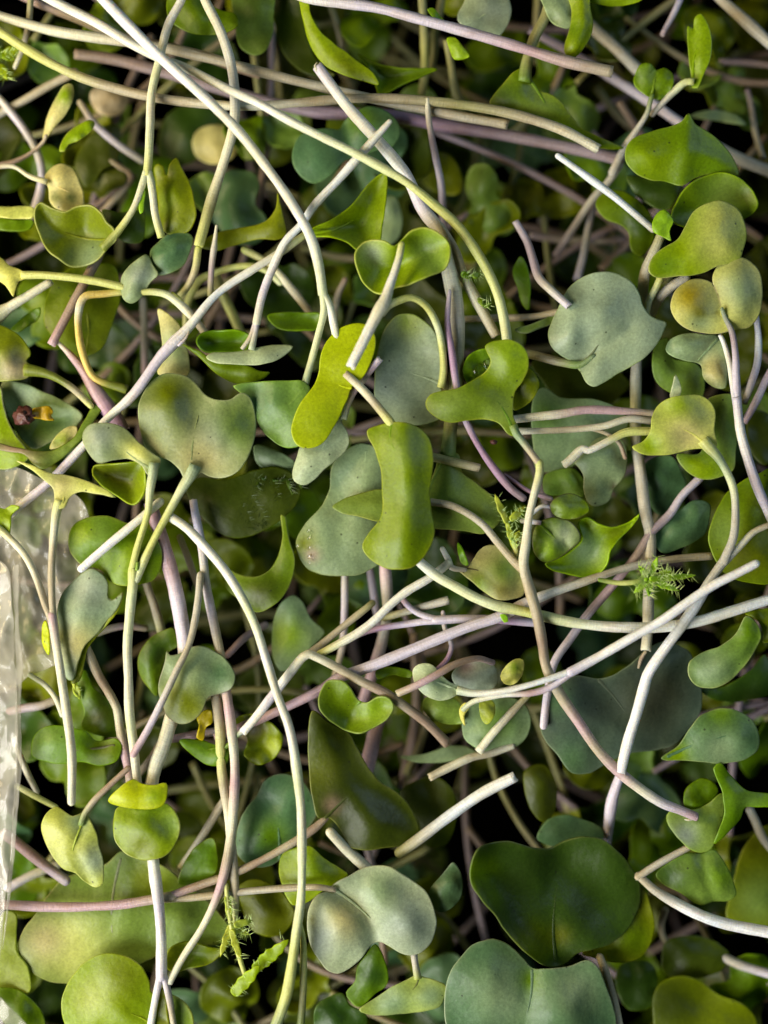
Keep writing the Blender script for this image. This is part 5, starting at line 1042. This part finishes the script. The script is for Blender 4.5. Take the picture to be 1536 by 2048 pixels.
# ================================================================== lower layers of the pile
FR = random.Random(5)
SHAPES = [
    [(0, 0), (-.22, .12), (-.55, .30), (-.70, .65), (-.55, .98), (-.25, 1.04), (0, .88), (.25, 1.04), (.55, .98), (.70, .65), (.55, .30), (.22, .12)],
    [(0, 0), (-.15, .22), (-.42, .42), (-.58, .75), (-.42, 1.05), (-.12, 1.08), (.02, .98), (.22, 1.06), (.5, .92), (.56, .6), (.36, .34), (.12, .2)],
    [(0, 0), (-.2, .2), (-.45, .4), (-.5, .75), (-.3, 1.05), (0, 1.15), (.3, 1.05), (.5, .75), (.45, .4), (.2, .2)],
    [(0, 0), (-.1, .16), (-.5, .22), (-.8, .5), (-.74, .85), (-.4, .92), (-.05, .72), (.3, .9), (.66, .86), (.78, .5), (.5, .2), (.1, .16)],
]
def proto_leaf(k, col, size, dome):
    pts = [(CX + x * size * .78, CY - y * size * .78) for x, y in SHAPES[k]]
    V, F, CO, _ = leaf_data(pts, 0, col, dome=dome, wave=9, g=(0, 0), grid=14, step=10, rim=4)
    o = link('leaf', V, F, M_LEAF, None, org=Vector((0, 0, 0)), cols=CO)
    me = o.data; bpy.data.objects.remove(o); return me
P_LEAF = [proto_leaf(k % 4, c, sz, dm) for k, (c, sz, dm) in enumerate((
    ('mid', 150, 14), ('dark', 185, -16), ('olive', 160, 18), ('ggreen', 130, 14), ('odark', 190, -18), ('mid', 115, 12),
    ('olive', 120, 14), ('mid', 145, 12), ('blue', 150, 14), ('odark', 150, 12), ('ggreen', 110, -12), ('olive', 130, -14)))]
def proto_stem(L, bend, r, cols):
    pts = [(CX + bend * L * math.sin(t * math.pi * .8), CY + L * t, 0) for t in np.linspace(0, 1, 6)]
    V, F, CO, UV = tube_data(pts, (r * .8, r, r), cols, step=16, sides=8)
    o = link('stem', V, F, M_STEM, None, org=Vector((0, 0, 0)), cols=CO, uvs=UV)
    me = o.data; bpy.data.objects.remove(o); return me
P_STEM = [proto_stem(L, b, r, c.split()) for L, b, r, c in (  # deep stems in dark tones: the lower layers' shade is put into the colour
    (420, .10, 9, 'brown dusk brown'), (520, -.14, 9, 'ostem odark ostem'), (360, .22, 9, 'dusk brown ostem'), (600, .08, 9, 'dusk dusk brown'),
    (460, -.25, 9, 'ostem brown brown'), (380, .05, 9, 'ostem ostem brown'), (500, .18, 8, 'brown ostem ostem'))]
# where a sprout of the lower layers shows: the nearest thing of the top layer
MARKS = [(x, y, s_) for x, y, s_ in (
    (40, 60, 'the top left corner'), (300, 40, 'the forked white stem at the top'), (560, 60, 'the hanging leaf at the top edge'), (800, 60, 'the boat shaped leaf at the top'),
    (1000, 60, 'the pale creased leaf at the top edge'), (1200, 60, 'the curled green flap at the top'), (1440, 80, 'the notched leaf in the top right corner'),
    (120, 250, 'the elongated tan leaf'), (330, 280, 'the ragged notched leaf'), (560, 300, 'the bowed white stem'), (720, 280, 'the double lobed blue green leaf'), (900, 300, 'the dusky lavender stem'),
    (1100, 230, 'the dark arrow leaf'), (1370, 300, 'the broad glossy leaf'), (150, 470, 'the large olive leaf'), (330, 540, 'the small mottled leaf'), (500, 600, 'the thin white stem with a pale leaf'),
    (720, 440, 'the yellow green arrow leaf'), (950, 500, 'the long pale bowing stem'), (1080, 480, 'the lavender grey stem piece'), (1420, 480, 'the yellow rounded leaf at the side'), (60, 700, 'the olive leaf at the left edge'),
    (160, 620, 'the golden bent stem'), (390, 850, 'the pair of grey leaves'), (650, 780, 'the bright yellow leaf'), (820, 740, 'the grey leaf on the hooked petiole'), (960, 770, 'the green arrow leaf'), (1210, 650, 'the creased grey leaf'),
    (1430, 720, 'the round yellow leaf'), (80, 870, 'the seed husk'), (560, 960, 'the feathery hairy leaf'), (690, 1030, 'the beaded grey leaf'), (800, 990, 'the folded centre leaf'), (1170, 920, 'the wavy torn leaf'), (1350, 860, 'the yellow green leaf on the kinked stem'),
    (1500, 1050, 'the large leaf at the right edge'), (230, 1100, 'the kidney shaped leaf'), (350, 1150, 'the thick pink stem'), (510, 1150, 'the leaf with a curled rim'), (1130, 1090, 'the purple edged leaves'), (1310, 1150, 'the bristly green star'),
    (70, 1250, 'the plastic film'), (170, 1250, 'the fuzzy grey leaf'), (400, 1370, 'the purple rimmed leaf'), (620, 1310, 'the sharp stem joint'), (790, 1250, 'the forked lavender stem'), (960, 1370, 'the small pale leaf'), (1240, 1420, 'the large shaded leaf'), (1430, 1330, 'the pale curled face leaf'),
    (150, 1490, 'the notched leaf with a dark vein'), (520, 1480, 'the ragged leaf scrap'), (710, 1420, 'the V folded leaf'), (950, 1540, 'the thick white cut stem'), (1430, 1470, 'the pointed leaf at the side'), (140, 1690, 'the heart shaped leaf'), (290, 1640, 'the folded two lobed leaf'),
    (560, 1650, 'the blue green leaf'), (730, 1600, 'the dark olive leaf'), (1300, 1600, 'the tip of the kinked tan stem'), (1420, 1650, 'the leaf folded along its midrib'), (200, 1850, 'the very large grey green leaf'), (460, 1830, 'the yellow hairy shoot'), (740, 1840, 'the pale heart leaf'),
    (900, 1790, 'the blue green crescent leaf'), (1110, 1800, 'the very large dark leaf'), (1400, 1760, 'the lit leaf curl'), (230, 2010, 'the olive leaf at the bottom edge'), (520, 1980, 'the bright toothed leaf'), (800, 2000, 'the small pale bottom leaf'), (1060, 2000, 'the sheened leaf at the bottom'), (1400, 2010, 'the olive corner leaf'))]
LCOL = ('green', 'dark green', 'olive', 'grey green', 'dark olive', 'small green', 'small olive', 'mid green', 'blue green', 'brown green', 'small pale green', 'dull olive')
LAYERS = ((-180, 84, 'shaded', 'sprouts in the shaded second layer'),
          (-305, 70, 'dark', 'sprouts deep in the dark gaps'),
          (-440, 44, 'barely lit', 'sprouts at the bottom of the pile'))
for z0, cnt, word, grp in LAYERS:
    nx = int(round(math.sqrt(cnt * .75))); ny = int(math.ceil(cnt / nx))
    for i in range(nx * ny):
        gx, gy = i % nx, i // nx
        x = -60 + (gx + FR.uniform(.05, .95)) * 1656 / nx
        y = -60 + (gy + FR.uniform(.05, .95)) * 2168 / ny
        z = z0 + FR.uniform(-38, 30)
        mx, my, near = min(MARKS, key=lambda q: (q[0] - x) ** 2 + (q[1] - y) ** 2)
        rel = ('left of' if x < mx else 'right of') if abs(x - mx) > abs(y - my) else ('above' if y < my else 'below')
        ks = [FR.randrange(len(P_LEAF)) for _ in range(2)]
        lab = f'{word} {LCOL[ks[0]]} sprout {rel} {near}'
        e = tag(empty('sprout', (x, y, z)), lab, 'sprout', grp)
        e.rotation_euler = (FR.uniform(-.10, .10), FR.uniform(-.10, .10), FR.uniform(0, 6.283))
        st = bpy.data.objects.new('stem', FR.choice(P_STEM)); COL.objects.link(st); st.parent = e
        for k in range(2):
            lf = bpy.data.objects.new('leaf', P_LEAF[ks[k]]); COL.objects.link(lf); lf.parent = e
            lf.rotation_euler = (FR.uniform(-.45, .35), FR.uniform(-.4, .4), (.75 if k else -.75) + FR.uniform(-.4, .4))
            lf.location = (0, 0, -FR.uniform(0, 8) * S)
